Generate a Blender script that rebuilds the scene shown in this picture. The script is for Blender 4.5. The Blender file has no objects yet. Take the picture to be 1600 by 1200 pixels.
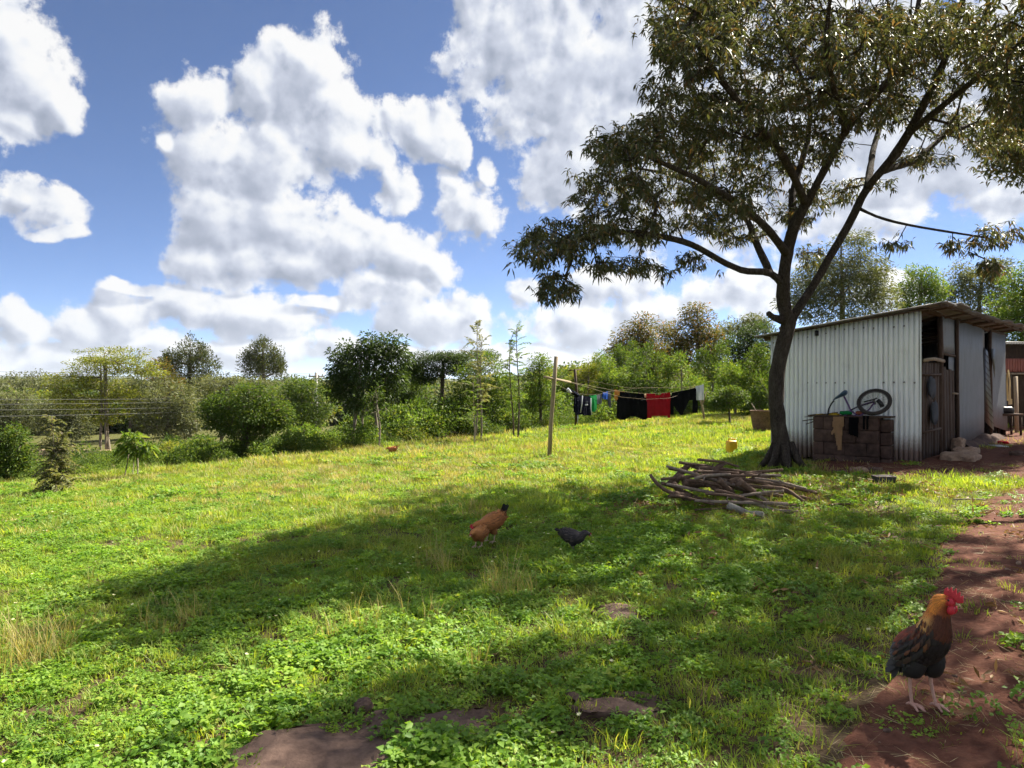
import bpy, math, random
import numpy as np
from mathutils import Vector, Matrix

# ------------------------------------------------------------------ camera
F = 1110.0 / 1600.0
EYE = 1.6
R = math.radians
scene = bpy.context.scene
cd = bpy.data.cameras.new('camera'); cam = bpy.data.objects.new('camera', cd)
scene.collection.objects.link(cam); scene.camera = cam
cd.sensor_width = 36.0; cd.lens = 36.0 * F; cd.clip_start = 0.05; cd.clip_end = 20000
cam.location = (0, 0, EYE); cam.rotation_euler = (R(90), 0, 0)
vs = scene.view_settings
vs.view_transform = 'Standard'; vs.look = 'None'; vs.gamma = 1.0; vs.exposure = 1.68
vs.use_curve_mapping = False
scene.cycles.max_bounces = 7; scene.cycles.diffuse_bounces = 3; scene.cycles.glossy_bounces = 2
scene.cycles.transmission_bounces = 5; scene.cycles.transparent_max_bounces = 6
scene.cycles.volume_bounces = 0
scene.cycles.use_adaptive_sampling = True; scene.cycles.adaptive_threshold = 0.02
scene.cycles.use_denoising = True
scene.cycles.sample_clamp_indirect = 6.0

# ------------------------------------------------------------------ sun and sky
SUN_AZ, SUN_EL = R(52.0), R(45.5)          # azimuth from +Y towards +X
sd = bpy.data.lights.new('sun', 'SUN'); sun = bpy.data.objects.new('sun', sd)
scene.collection.objects.link(sun)
sd.energy = 5.0; sd.angle = R(0.6); sd.color = (1.0, 0.93, 0.80)
sdir = Vector((math.sin(SUN_AZ) * math.cos(SUN_EL), math.cos(SUN_AZ) * math.cos(SUN_EL), math.sin(SUN_EL)))
sun.rotation_euler = sdir.to_track_quat('Z', 'Y').to_euler()

def build_world():
    w = bpy.data.worlds.new('World'); scene.world = w; w.use_nodes = True
    w.cycles.sampling_method = 'MANUAL'; w.cycles.sample_map_resolution = 512
    nt = w.node_tree; N = nt.nodes; L = nt.links; N.clear()
    def n(t, **k):
        o = N.new(t)
        for a, b in k.items(): setattr(o, a, b)
        return o
    def mt(op, a, b=None, c=None, clamp=False):
        m = n('ShaderNodeMath', operation=op, use_clamp=clamp)
        for i, v in enumerate((a, b, c)):
            if v is None: continue
            if isinstance(v, (int, float)): m.inputs[i].default_value = v
            else: L.new(v, m.inputs[i])
        return m.outputs[0]
    def vm(op, a, b=None, c=None):
        m = n('ShaderNodeVectorMath', operation=op)
        for i, v in enumerate((a, b, c)):
            if v is None: continue
            if isinstance(v, (tuple, list)): m.inputs[i].default_value = v
            else: L.new(v, m.inputs[i])
        return m.outputs['Value'] if op in ('DOT_PRODUCT', 'LENGTH') else m.outputs[0]
    def sstep(x, a, b, lo=0.0, hi=1.0):
        m = n('ShaderNodeMapRange', interpolation_type='SMOOTHSTEP')
        L.new(x, m.inputs[0])
        for i, v in enumerate((a, b, lo, hi)): m.inputs[i + 1].default_value = v
        return m.outputs[0]
    tc = n('ShaderNodeTexCoord'); D = tc.outputs['Generated']
    sx = n('ShaderNodeSeparateXYZ'); L.new(D, sx.inputs[0])
    az = mt('ARCTAN2', sx.outputs[0], sx.outputs[1]); el = mt('ARCSINE', sx.outputs[2])
    # clouds of this sky: azimuth / elevation ellipses (degrees)
    cx = n('ShaderNodeCombineXYZ'); L.new(az, cx.inputs[0]); L.new(el, cx.inputs[1])
    P0 = cx.outputs[0]
    # ragged edges: warp the lookup by a noise of the direction
    wn = n('ShaderNodeTexNoise'); wn.inputs['Scale'].default_value = 8.0; wn.inputs['Detail'].default_value = 1.6
    wn.inputs['Roughness'].default_value = 0.5
    L.new(D, wn.inputs['Vector'])
    warp = vm('MULTIPLY', vm('SUBTRACT', wn.outputs['Color'], (0.5, 0.5, 0.5)), (0.075, 0.065, 0.0))
    PW = vm('ADD', P0, warp)
    gen = n('ShaderNodeTexNoise'); gen.inputs['Scale'].default_value = 2.6; gen.inputs['Detail'].default_value = 3.0
    L.new(vm('MULTIPLY', D, (1, 1, 2.2)), gen.inputs['Vector'])
    off = sstep(mt('MAXIMUM', mt('DIVIDE', mt('ABSOLUTE', az), 0.80), mt('DIVIDE', el, 0.60)), 0.95, 1.25)
    generic = mt('MULTIPLY', mt('SUBTRACT', gen.outputs[0], 0.45), 5.0)
    lx, ly = math.sin(R(42)), math.cos(R(42))
    sky = n('ShaderNodeTexSky', sky_type='NISHITA'); sky.sun_disc = False
    sky.sun_elevation = SUN_EL; sky.sun_rotation = SUN_AZ; sky.altitude = 2600
    sky.air_density = 0.60; sky.dust_density = 0.0; sky.ozone_density = 1.6
    skycol = vm('MULTIPLY', sky.outputs[0], (0.86, 0.96, 1.10))          # clear highland air: a touch bluer
    sunv = vm('DOT_PRODUCT', D, tuple(sdir)); glow = mt('MULTIPLY', sstep(sunv, 0.80, 1.0), 0.20)
    def cloud_sky(blobs):
        """sky with the clouds that touch one sector of it (sectors only keep the evaluation short)"""
        def density(offs):
            Pq = PW if offs == 0 else vm('ADD', PW, (lx * offs, ly * offs, 0))
            Pn = vm('MULTIPLY_ADD', warp, (0.3, 0.3, 0), vm('ADD', P0, (lx * offs, ly * offs, 0)))
            if blobs is None: B = generic
            else:
                acc = None
                for (a, e, ra, re) in blobs:
                    q = vm('MULTIPLY_ADD', Pq, (1 / ra, 1 / re, 0), (-a / ra, -e / re, 0))
                    q = vm('DOT_PRODUCT', q, q)
                    if acc is None: acc = q
                    else:
                        m = n('ShaderNodeMath', operation='SMOOTH_MIN'); L.new(acc, m.inputs[0]); L.new(q, m.inputs[1])
                        m.inputs[2].default_value = 0.16; acc = m.outputs[0]
                B = mt('MAXIMUM', mt('SUBTRACT', 1.0, acc), -1.5)
                mx = n('ShaderNodeMix', data_type='FLOAT'); L.new(off, mx.inputs[0]); L.new(B, mx.inputs[2]); L.new(generic, mx.inputs[3])
                B = mx.outputs[0]
            v = n('ShaderNodeTexVoronoi', feature='SMOOTH_F1', voronoi_dimensions='2D')      # cauliflower billows
            v.inputs['Scale'].default_value = 15.0; v.inputs['Smoothness'].default_value = 0.6
            v.inputs['Detail'].default_value = 2.0; v.inputs['Roughness'].default_value = 0.45; v.inputs['Lacunarity'].default_value = 2.3
            L.new(Pn, v.inputs['Vector'])
            f = n('ShaderNodeTexNoise', noise_dimensions='2D'); f.inputs['Scale'].default_value = 30.0; f.inputs['Detail'].default_value = 5.0
            f.inputs['Roughness'].default_value = 0.67
            L.new(Pn, f.inputs['Vector'])
            puff = mt('SUBTRACT', 0.42, v.outputs['Distance'])
            return B, mt('MULTIPLY_ADD', f.outputs[0], 0.28, puff), mt('ADD', mt('MULTIPLY_ADD', puff, 1.15, B), mt('MULTIPLY', mt('SUBTRACT', f.outputs[0], 0.5), 2.0))
        B0, u0, d0 = density(0)
        B1, u1, d1 = density(0.020)
        d0 = mt('ADD', d0, 0.55); d1 = mt('ADD', d1, 0.55)
        alpha = sstep(d0, -0.06, 0.62)
        big = mt('MAXIMUM', mt('MINIMUM', mt('SUBTRACT', B0, B1), 0.3), -0.20)
        wgt = mt('MULTIPLY_ADD', sstep(d0, 0.25, 1.5), -0.72, 1.05)            # billows show at the rims, the body stays soft
        s = mt('ADD', mt('MULTIPLY', mt('SUBTRACT', u0, u1), wgt), 0.71)
        s = mt('MULTIPLY_ADD', big, 0.95, s)
        s = mt('SUBTRACT', s, mt('MULTIPLY', sstep(d1, 0.3, 1.9), 0.19))      # the thicker the cloud towards the sun, the greyer
        s = mt('ADD', s, mt('MULTIPLY', mt('SUBTRACT', 1.0, sstep(d0, 0.2, 0.9)), 0.12))
        s = mt('ADD', s, glow, clamp=True)
        ramp = n('ShaderNodeValToRGB'); L.new(s, ramp.inputs[0])
        cr = ramp.color_ramp; cr.elements[0].position = 0.0; cr.elements[0].color = (0.34, 0.39, 0.50, 1)
        cr.elements[1].position = 1.0; cr.elements[1].color = (1.0, 1.0, 1.0, 1)
        for p_, c_ in ((0.35, (0.46, 0.51, 0.63)), (0.62, (0.64, 0.69, 0.81)), (0.85, (0.90, 0.93, 0.98))):
            e_ = cr.elements.new(p_); e_.color = (*c_, 1)
        cloudcol = vm('SCALE', ramp.outputs[0]); N[-1].inputs['Scale'].default_value = CLOUD_GAIN
        mx = n('ShaderNodeMix', data_type='RGBA'); L.new(alpha, mx.inputs[0])
        L.new(skycol, mx.inputs[6]); L.new(cloudcol, mx.inputs[7])
        bg = n('ShaderNodeBackground'); bg.inputs[1].default_value = SKY_STRENGTH
        L.new(mx.outputs[2], bg.inputs[0]); return bg.outputs[0]
    cuts = [-1.0, -0.44, -0.24, -0.05, 0.18, 0.42, 1.0]
    sh = None
    for lo, hi in zip(cuts[:-1], cuts[1:]):
        sub = [b for b in CLOUDS if b[0] + b[2] * 1.75 + 0.05 > lo and b[0] - b[2] * 1.75 - 0.05 < hi]
        bgd = cloud_sky(sub)
        if sh is None: sh = bgd
        else:
            ms = n('ShaderNodeMixShader'); L.new(mt('GREATER_THAN', az, lo), ms.inputs[0]); L.new(sh, ms.inputs[1]); L.new(bgd, ms.inputs[2]); sh = ms.outputs[0]
    ms = n('ShaderNodeMixShader'); L.new(mt('GREATER_THAN', off, 0.9999), ms.inputs[0]); L.new(sh, ms.inputs[1]); L.new(cloud_sky(None), ms.inputs[2])
    out = n('ShaderNodeOutputWorld'); L.new(ms.outputs[0], out.inputs[0])

SKY_STRENGTH = 0.05
CLOUD_GAIN = 5.9
def _azel(px, py):
    return math.atan((px - 800) / 1110), math.atan((600 - py) / math.hypot(1110, px - 800))
_CL = [(480,120,85,62),(520,185,85,60),(405,140,60,45),(325,160,62,45),(345,245,85,90),(440,260,95,80),
 (540,225,62,45),(350,340,95,80),(450,340,100,70),(535,385,95,55),(420,400,140,48),(330,400,62,40),
 (640,395,70,42),(690,410,28,38),(600,440,75,40),(274,220,16,24),(680,495,85,45),(640,470,60,50),(735,500,36,38),
 (480,468,60,14),(668,200,55,40),(712,235,34,26),(618,290,32,40),(738,315,58,55),(700,268,40,28),(775,268,20,22),
 (30,120,88,88),(-10,40,55,100),(100,165,45,35),(40,190,60,32),(20,300,60,30),(68,335,50,36),(80,368,36,14),
 (40,510,50,34),(125,505,60,36),(215,445,50,16),(205,490,72,42),(295,470,88,36),(380,485,80,38),(455,500,62,36),
 (525,540,60,30),(110,552,110,28),(260,545,120,36),(420,550,110,30),(610,562,100,20),(740,560,90,24),(10,575,70,20),
 (900,505,85,36),(960,455,85,36),(1010,480,60,40),(860,560,80,20),(1160,465,80,38),(812,470,22,22),
 (770,30,75,66),(850,70,130,120),(905,160,105,120),(980,80,150,140),(890,265,76,72),(850,205,24,26),
 (1010,230,110,150),(1180,200,210,170),(1330,130,200,200),(1520,150,220,150),(1570,310,90,42),(1350,345,75,36),(1700,250,140,110),
 (1400,460,60,30),(1720,480,120,60),(-120,480,90,50),(-90,250,60,50)]
CLOUDS = []
for (_x, _y, _rx, _ry) in _CL:
    _a, _e = _azel(_x, _y); _k = math.cos(_a)
    CLOUDS.append((_a, _e, _rx * 1.05 / 1110 * _k * _k, _ry * 1.05 / 1110 * _k))
build_world()

# ------------------------------------------------------------------ helpers
C = scene.collection
rng = np.random.default_rng(7)
random.seed(7)
def sm(a, b, x):
    t = np.clip((np.asarray(x, float) - a) / (b - a), 0, 1); return t * t * (3 - 2 * t)
def wob(x, y, s, seed=0.0):
    return (np.sin(x * s * 1.3 + seed) * np.cos(y * s * 0.9 + seed * 1.7) + 0.5 * np.sin(x * s * 2.7 - y * s * 2.1 + seed * 3.1)
            + 0.3 * np.sin(x * s * 5.1 + y * s * 4.3 + seed * 0.7)) / 1.8
def edge_t(x, y):                                # signed metres beyond the far edge of the lawn
    return (np.asarray(x) + 10.2) * -0.602 + (np.asarray(y) - 14.2) * 0.8 + wob(x, y, 0.35, 2.0) * 0.5
def H(x, y):                                     # the lie of the land
    x = np.asarray(x, float); y = np.asarray(y, float)
    xs = np.where(x > 4.5, 4.5 + 3.0 * np.tanh((x - 4.5) / 3.0), np.where(x < -8, -8 + 6 * np.tanh((x + 8) / 6), x))
    z = 0.05 * xs
    t = edge_t(x, y)
    z = z - 2.1 * sm(0.5, 30, t) * (0.2 + 0.8 * sm(11, -3, x)) 
    r = np.hypot(x, y)
    z = z + sm(150, 900, r) * 5.0 + sm(700, 3000, r) * (16 + 8 * np.sin(np.arctan2(x, y) * 7 + 1))
    z = z + 0.022 * wob(x, y, 1.3, 1.0) * sm(0.5, 4, r) * (1 - sm(40, 60, r)) + 0.25 * wob(x, y, 0.12, 4.0) * sm(25, 60, r)
    return z
def P(px, py, d):
    return np.array([(px - 800) / 1110 * d, d, EYE + (600 - py) / 1110 * d])
def G(px, py):                                   # where the sight line meets the ground
    d = np.linspace(1.5, 200, 40000)
    x = (px - 800) / 1110 * d; z = EYE + (600 - py) / 1110 * d
    i = np.argmax(z <= H(x, d)); d = d[i]
    x = (px - 800) / 1110 * d
    return np.array([x, d, float(H(x, d))])
def gz(x, y): return float(H(x, y))

def mesh_from(name, V, Fs, mats=(), mi=None, col=None, smooth=False):
    """V (n,3); Fs list of (m,k) int arrays; mi list of ints/arrays per block; col per-vertex rgb"""
    me = bpy.data.meshes.new(name)
    V = np.asarray(V, np.float32)
    me.vertices.add(len(V)); me.vertices.foreach_set('co', V.ravel())
    Fs = [np.asarray(f, np.int32) for f in Fs if len(f)]
    loops = np.concatenate([f.ravel() for f in Fs]) if Fs else np.zeros(0, np.int32)
    tot = np.concatenate([np.full(len(f), f.shape[1], np.int32) for f in Fs]) if Fs else np.zeros(0, np.int32)
    st = np.concatenate([[0], np.cumsum(tot)[:-1]]).astype(np.int32) if len(tot) else tot
    me.loops.add(len(loops)); me.loops.foreach_set('vertex_index', loops)
    me.polygons.add(len(tot)); me.polygons.foreach_set('loop_start', st)
    if mi is not None: me.polygons.foreach_set('material_index', np.asarray(mi, np.int32))
    if smooth: me.polygons.foreach_set('use_smooth', np.ones(len(tot), bool))
    for m in mats: me.materials.append(m)
    if col is not None:
        a = me.color_attributes.new('Col', 'FLOAT_COLOR', 'POINT')
        c4 = np.ones((len(V), 4), np.float32); c4[:, :3] = col; a.data.foreach_set('color', c4.ravel())
    me.update(calc_edges=True)
    return me

class MB:
    """collects shapes; build() links them as one mesh object"""
    def __init__(s): s.V = []; s.F = {3: [], 4: []}; s.C = []; s.n = 0
    def add(s, V, F, col=None):
        V = np.asarray(V, float).reshape(-1, 3)
        s.V.append(V); s.C.append(np.broadcast_to(np.asarray((1, 1, 1) if col is None else col, float), V.shape))
        if len(F):
            if isinstance(F, np.ndarray): s.F.setdefault(F.shape[1], []).append(F + s.n)
            else:
                for f in F: s.F.setdefault(len(f), []).append(np.array([f]) + s.n)
        s.n += len(V); return s
    def box(s, c, size, rot=None, col=None, taper=1.0):
        sx, sy, sz = [q / 2 for q in size]
        v = np.array([(-sx,-sy,-sz),(sx,-sy,-sz),(sx,sy,-sz),(-sx,sy,-sz),(-sx*taper,-sy*taper,sz),(sx*taper,-sy*taper,sz),(sx*taper,sy*taper,sz),(-sx*taper,sy*taper,sz)], float)
        if rot is not None: v = v @ np.array(rot.to_3x3() if hasattr(rot, 'to_3x3') else rot).T
        return s.add(v + np.asarray(c, float), np.array([(0,3,2,1),(4,5,6,7),(0,1,5,4),(1,2,6,5),(2,3,7,6),(3,0,4,7)]), col)
    def tube(s, pts, rad, n=8, cap=True, col=None, noise=0.0):
        pts = np.asarray(pts, float); m = len(pts)
        rad = np.broadcast_to(np.asarray(rad, float), (m,))
        T = np.gradient(pts, axis=0); T /= np.linalg.norm(T, axis=1)[:, None] + 1e-9
        a = np.array([0, 0, 1.0]) if abs(T[0][2]) < 0.9 else np.array([1.0, 0, 0])
        u = np.cross(a, T[0]); u /= np.linalg.norm(u)
        ang = np.linspace(0, 2 * np.pi, n, endpoint=False); V = []
        for i in range(m):
            u = u - T[i] * np.dot(u, T[i]); u /= np.linalg.norm(u) + 1e-9
            w = np.cross(T[i], u)
            rr = rad[i] * (1 + noise * (rng.random(n) - 0.5) * 2) if noise else rad[i]
            V.append(pts[i] + (np.cos(ang) * rr)[:, None] * u + (np.sin(ang) * rr)[:, None] * w)
        V = np.concatenate(V); idx = np.arange(m - 1)[:, None] * n + np.arange(n)[None]
        j = np.arange(m - 1)[:, None] * n + (np.arange(n)[None] + 1) % n
        Fq = np.stack([idx, j, j + n, idx + n], -1).reshape(-1, 4)
        s.add(V, Fq, col)
        if cap:
            b = s.n - m * n
            for k0, flip in ((b, True), (b + (m - 1) * n, False)):
                ctr = np.mean(V[k0 - b:k0 - b + n], axis=0)
                s.V.append(ctr[None]); s.C.append(np.broadcast_to(np.asarray((1, 1, 1) if col is None else col, float), (1, 3)))
                q = np.arange(n); f = np.stack([k0 + q, k0 + (q + 1) % n, np.full(n, s.n)], -1)
                if flip: f = f[:, ::-1]
                s.F[3].append(f); s.n += 1
        return s
    def build(s, name, mat=None, parent=None, smooth=False, origin=None, usecol=False):
        V = np.concatenate(s.V)
        if origin is not None: V = V - np.asarray(origin, float)
        me = mesh_from(name, V, [np.concatenate(f) for f in s.F.values() if f], [mat] if mat else [],
                       col=np.concatenate(s.C) if usecol else None, smooth=smooth)
        o = bpy.data.objects.new(name, me); C.objects.link(o)
        if origin is not None: o.location = origin
        if parent is not None: o.parent = parent
        return o
def tag(o, label=None, cat=None, group=None, kind=None):
    for k, v in (('label', label), ('category', cat), ('group', group), ('kind', kind)):
        if v: o[k] = v
    return o
def thing(name, label, cat, loc=(0, 0, 0), rz=0.0, group=None):
    o = bpy.data.objects.new(name, None); C.objects.link(o); o.empty_display_size = 0.1
    o.location = tuple(float(q) for q in loc); o.rotation_euler = (0, 0, rz); return tag(o, label, cat, group)

# ------------------------------------------------------------------ materials
class NT:
    def __init__(s, name):
        s.m = bpy.data.materials.new(name); s.m.use_nodes = True; s.t = s.m.node_tree; s.t.nodes.clear()
    def n(s, typ, **k):
        o = s.t.nodes.new(typ)
        for a, b in k.items(): setattr(o, a, b)
        return o
    def l(s, a, b): s.t.links.new(a, b)
    def noise(s, vec, scale, detail=4.0, rough=0.6):
        o = s.n('ShaderNodeTexNoise'); o.inputs['Scale'].default_value = scale; o.inputs['Detail'].default_value = detail
        o.inputs['Roughness'].default_value = rough
        if vec is not None: s.l(vec, o.inputs['Vector'])
        return o.outputs[0]
    def ramp(s, fac, stops):
        o = s.n('ShaderNodeValToRGB'); s.l(fac, o.inputs[0]); e = o.color_ramp.elements
        e[0].position, e[0].color = stops[0][0], (*stops[0][1], 1)
        e[1].position, e[1].color = stops[-1][0], (*stops[-1][1], 1)
        for p, c in stops[1:-1]: q = e.new(p); q.color = (*c, 1)
        return o.outputs[0]
    def mix(s, f, a, b, mode='MIX'):
        o = s.n('ShaderNodeMix', data_type='RGBA', blend_type=mode)
        for i, v in ((0, f), (6, a), (7, b)):
            if isinstance(v, (int, float)): o.inputs[i].default_value = v
            elif isinstance(v, tuple): o.inputs[i].default_value = (*v, 1)
            else: s.l(v, o.inputs[i])
        return o.outputs[2]
    def math(s, op, a, b=0.0, clamp=False):
        o = s.n('ShaderNodeMath', operation=op, use_clamp=clamp)
        for i, v in enumerate((a, b)):
            if isinstance(v, (int, float)): o.inputs[i].default_value = v
            else: s.l(v, o.inputs[i])
        return o.outputs[0]
    def out(s, sh, disp=None):
        o = s.n('ShaderNodeOutputMaterial'); s.l(sh, o.inputs[0]); return s.m
    def bump(s, h, strength=0.4, dist=0.02):
        o = s.n('ShaderNodeBump'); o.inputs['Strength'].default_value = strength; o.inputs['Distance'].default_value = dist
        s.l(h, o.inputs['Height']); return o.outputs[0]
    def bsdf(s, col, rough=0.8, nrm=None, metal=0.0, spec=0.3, **k):
        o = s.n('ShaderNodeBsdfPrincipled')
        if isinstance(col, tuple): o.inputs['Base Color'].default_value = (*col, 1)
        else: s.l(col, o.inputs['Base Color'])
        if isinstance(rough, (int, float)): o.inputs['Roughness'].default_value = rough
        else: s.l(rough, o.inputs['Roughness'])
        o.inputs['Metallic'].default_value = metal; o.inputs['Specular IOR Level'].default_value = spec
        if nrm is not None: s.l(nrm, o.inputs['Normal'])
        for a, b in k.items(): o.inputs[a].default_value = b
        return o.outputs[0]
def obj_co(t): return t.n('ShaderNodeTexCoord').outputs['Object']
def world_co(t): return t.n('ShaderNodeNewGeometry').outputs['Position']
def rough_mat(name, stops, scale=8.0, rough=0.85, bump=0.4, dist=0.01, stretch=None, metal=0.0, spec=0.3, detail=6.0, world=False):
    t = NT(name); co = world_co(t) if world else obj_co(t)
    if stretch:
        mp = t.n('ShaderNodeMapping'); mp.inputs['Scale'].default_value = stretch; t.l(co, mp.inputs[0]); co = mp.outputs[0]
    f = t.noise(co, scale, detail, 0.65); g = t.noise(co, scale * 5, 3, 0.6)
    c = t.ramp(f, stops); c = t.mix(0.35, c, t.ramp(g, [(0.3, tuple(q * 0.6 for q in stops[0][1])), (0.7, tuple(min(1, q * 1.15) for q in stops[-1][1]))]))
    h = t.math('ADD', f, t.math('MULTIPLY', g, 0.5))
    return t.out(t.bsdf(c, rough, t.bump(h, bump, dist), metal, spec))
def leaf_mat(name, c1, c2, trans=0.45, var=0.5, c3=None, rough=0.55, patch=None, spec=0.18, tgain=1.6, hue=None):
    """thin leaf: diffuse + sheen of cuticle + light shining through; colour differs leaf by leaf"""
    t = NT(name)
    gi = t.n('ShaderNodeNewGeometry'); rnd = gi.outputs['Random Per Island']
    stops = [(0.0, c1), (1.0, c2)] if c3 is None else [(0.0, c1), (0.74, c2), (0.97, c3), (1.0, c3)]
    c = t.ramp(rnd, stops)
    pn = t.noise(gi.outputs['Position'], patch or 0.9, 3, 0.6)
    c = t.mix(var, c, t.mix(1.0, c, t.ramp(pn, [(0.3, (0.45, 0.5, 0.45)), (0.7, (1.35, 1.3, 1.1))]), 'MULTIPLY'))
    b = t.bsdf(c, rough, spec=spec)
    tr = t.n('ShaderNodeBsdfTranslucent')
    t.l(t.mix(1.0, c, (tgain * 1.15, tgain * 1.1, tgain * 0.55), 'MULTIPLY'), tr.inputs[0])
    ms = t.n('ShaderNodeMixShader'); ms.inputs[0].default_value = trans; t.l(b, ms.inputs[1]); t.l(tr.outputs[0], ms.inputs[2])
    return t.out(ms.outputs[0])

# ------------------------------------------------------------------ the ground
def polar_ground():
    rr = np.concatenate([[0], np.geomspace(0.6, 60, 150), np.geomspace(63, 9000, 60)])
    th = np.linspace(0, 2 * np.pi, 241)[:-1]
    x = rr[:, None] * np.sin(th)[None]; y = rr[:, None] * np.cos(th)[None]
    V = np.stack([x, y, H(x, y)], -1).reshape(-1, 3); n = 240; m = len(rr)
    i = np.arange(m - 1)[:, None] * n + np.arange(n)[None]; j = np.arange(m - 1)[:, None] * n + (np.arange(n)[None] + 1) % n
    Fq = np.stack([i, i + n, j + n, j], -1).reshape(-1, 4)
    t = NT('soil_and_turf'); co = world_co(t)
    f = t.noise(co, 1.1, 6, 0.65); g = t.noise(co, 22, 4, 0.7); k = t.noise(co, 0.012, 4, 0.6)
    near = t.ramp(f, [(0.3, (0.06, 0.07, 0.02)), (0.5, (0.095, 0.10, 0.028)), (0.72, (0.13, 0.095, 0.045))])
    near = t.mix(0.5, near, t.ramp(g, [(0.3, (0.04, 0.042, 0.015)), (0.7, (0.13, 0.125, 0.045))]))
    soil = t.ramp(f, [(0.3, (0.045, 0.030, 0.018)), (0.5, (0.085, 0.055, 0.032)), (0.72, (0.13, 0.085, 0.05))])
    soil = t.mix(0.5, soil, t.ramp(g, [(0.3, (0.03, 0.022, 0.014)), (0.7, (0.12, 0.085, 0.05))]))
    l0 = t.n('ShaderNodeVectorMath', operation='LENGTH'); t.l(co, l0.inputs[0]); m0 = t.n('ShaderNodeMapRange'); t.l(l0.outputs['Value'], m0.inputs[0]); m0.inputs[1].default_value = 7; m0.inputs[2].default_value = 15
    near = t.mix(m0.outputs[0], soil, near)
    far = t.ramp(k, [(0.35, (0.045, 0.07, 0.025)), (0.5, (0.08, 0.10, 0.035)), (0.65, (0.13, 0.12, 0.06))])
    ln = t.n('ShaderNodeVectorMath', operation='LENGTH'); t.l(co, ln.inputs[0])
    mr = t.n('ShaderNodeMapRange'); t.l(ln.outputs['Value'], mr.inputs[0]); mr.inputs[1].default_value = 60; mr.inputs[2].default_value = 160
    c = t.mix(mr.outputs[0], near, far)
    mat = t.out(t.bsdf(c, 0.95, t.bump(g, 0.6, 0.03), spec=0.1))
    me = mesh_from('ground', V, [Fq], [mat], smooth=True)
    o = bpy.data.objects.new('ground', me); C.objects.link(o); return tag(o, kind='structure')
ground = polar_ground()

# ------------------------------------------------------------------ trodden red earth: path and yard
def inpoly(x, y, poly):
    x = np.asarray(x); y = np.asarray(y); r = np.zeros(x.shape, bool); n = len(poly); j = n - 1
    for i in range(n):
        xi, yi = poly[i]; xj, yj = poly[j]
        c = ((yi > y) != (yj > y)) & (x < (xj - xi) * (y - yi) / (yj - yi + 1e-12) + xi); r ^= c; j = i
    return r
_pl = [G(*q)[:2] for q in ((1180, 1290), (1255, 1185), (1320, 1110), (1385, 1040), (1400, 1000), (1415, 950), (1440, 885), (1472, 835), (1520, 790), (1560, 770), (1585, 758))]
_pr = [G(*q)[:2] for q in ((1800, 770), (1850, 830), (1850, 900), (1850, 985), (1850, 1060), (1800, 1130), (1800, 1290))]
PATH = [tuple(q) for q in _pl + _pr]
_yd = [G(*q)[:2] for q in ((1245, 737), (1330, 745), (1420, 750), (1500, 748), (1590, 750), (1700, 775), (1850, 760))]
YARD = [tuple(q) for q in _yd] + [(16.0, 14.0), (16.0, 22.0), (9.0, 16.2), (6.6, 11.9), (5.3, 12.3), (4.9, 12.0)]
def dirt(x, y):
    xx = x + 0.12 * wob(x, y, 4.0, 5.0) + 0.05 * wob(x, y, 13.0, 1.0); yy = y + 0.16 * wob(y, x, 3.4, 8.0) + 0.05 * wob(y, x, 11.0, 3.0)
    return inpoly(xx, yy, PATH) | inpoly(xx, yy, YARD)
def sheet(name, mask, x0, x1, y0, y1, step, mat, lift=0.004, kind='structure'):
    xs = np.arange(x0, x1, step); ys = np.arange(y0, y1, step); X, Y = np.meshgrid(xs, ys, indexing='ij')
    k = mask(X, Y); n = len(ys); q = k[:-1, :-1] & k[1:, :-1] & k[:-1, 1:] & k[1:, 1:]
    I = np.arange(X.size).reshape(X.shape)
    Fq = np.stack([I[:-1, :-1][q], I[1:, :-1][q], I[1:, 1:][q], I[:-1, 1:][q]], -1)
    used = np.unique(Fq); re = np.full(X.size, -1); re[used] = np.arange(len(used))
    Z = H(X, Y) + lift + 0.012 + 0.014 * wob(X, Y, 5.0, 2.0) + 0.010 * wob(X, Y, 15.0, 6.0) + rng.normal(0, .003, X.shape)
    cnt = np.zeros(X.size, int); np.add.at(cnt, Fq.ravel(), 1); cnt = cnt.reshape(X.shape); Z = np.where(cnt < 4, H(X, Y) - .012, Z)   # the rim dips into the turf
    V = np.stack([X, Y, Z], -1).reshape(-1, 3)[used]
    o = bpy.data.objects.new(name, mesh_from(name, V, [re[Fq]], [mat], smooth=True)); C.objects.link(o)
    return tag(o, kind=kind)
M = {}
M['earth'] = rough_mat('red_earth', [(0.3, (0.052, 0.021, 0.014)), (0.5, (0.105, 0.041, 0.027)), (0.72, (0.17, 0.078, 0.050))], 3.5, 0.95, 0.9, 0.03, spec=0.1, world=True)
sheet('dirt_path', lambda x, y: dirt(x, y), 0.8, 16.5, 1.6, 22.0, 0.05, M['earth'])

def bank(x, y): return (np.abs(y - 45.5 - .06 * (x + 25) - .25 * wob(x, y, .6, 2.)) < .75) & (x > -33) & (x < -17.5)
M['bank'] = rough_mat('pale_earth_bank', [(0.3, (0.24, 0.17, 0.10)), (0.7, (0.40, 0.31, 0.20))], 1.5, 0.95, 0.6, 0.05, spec=0.1, world=True)
sheet('dirt_road', bank, -34, -17, 43, 48, .25, M['bank'], .25)

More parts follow.
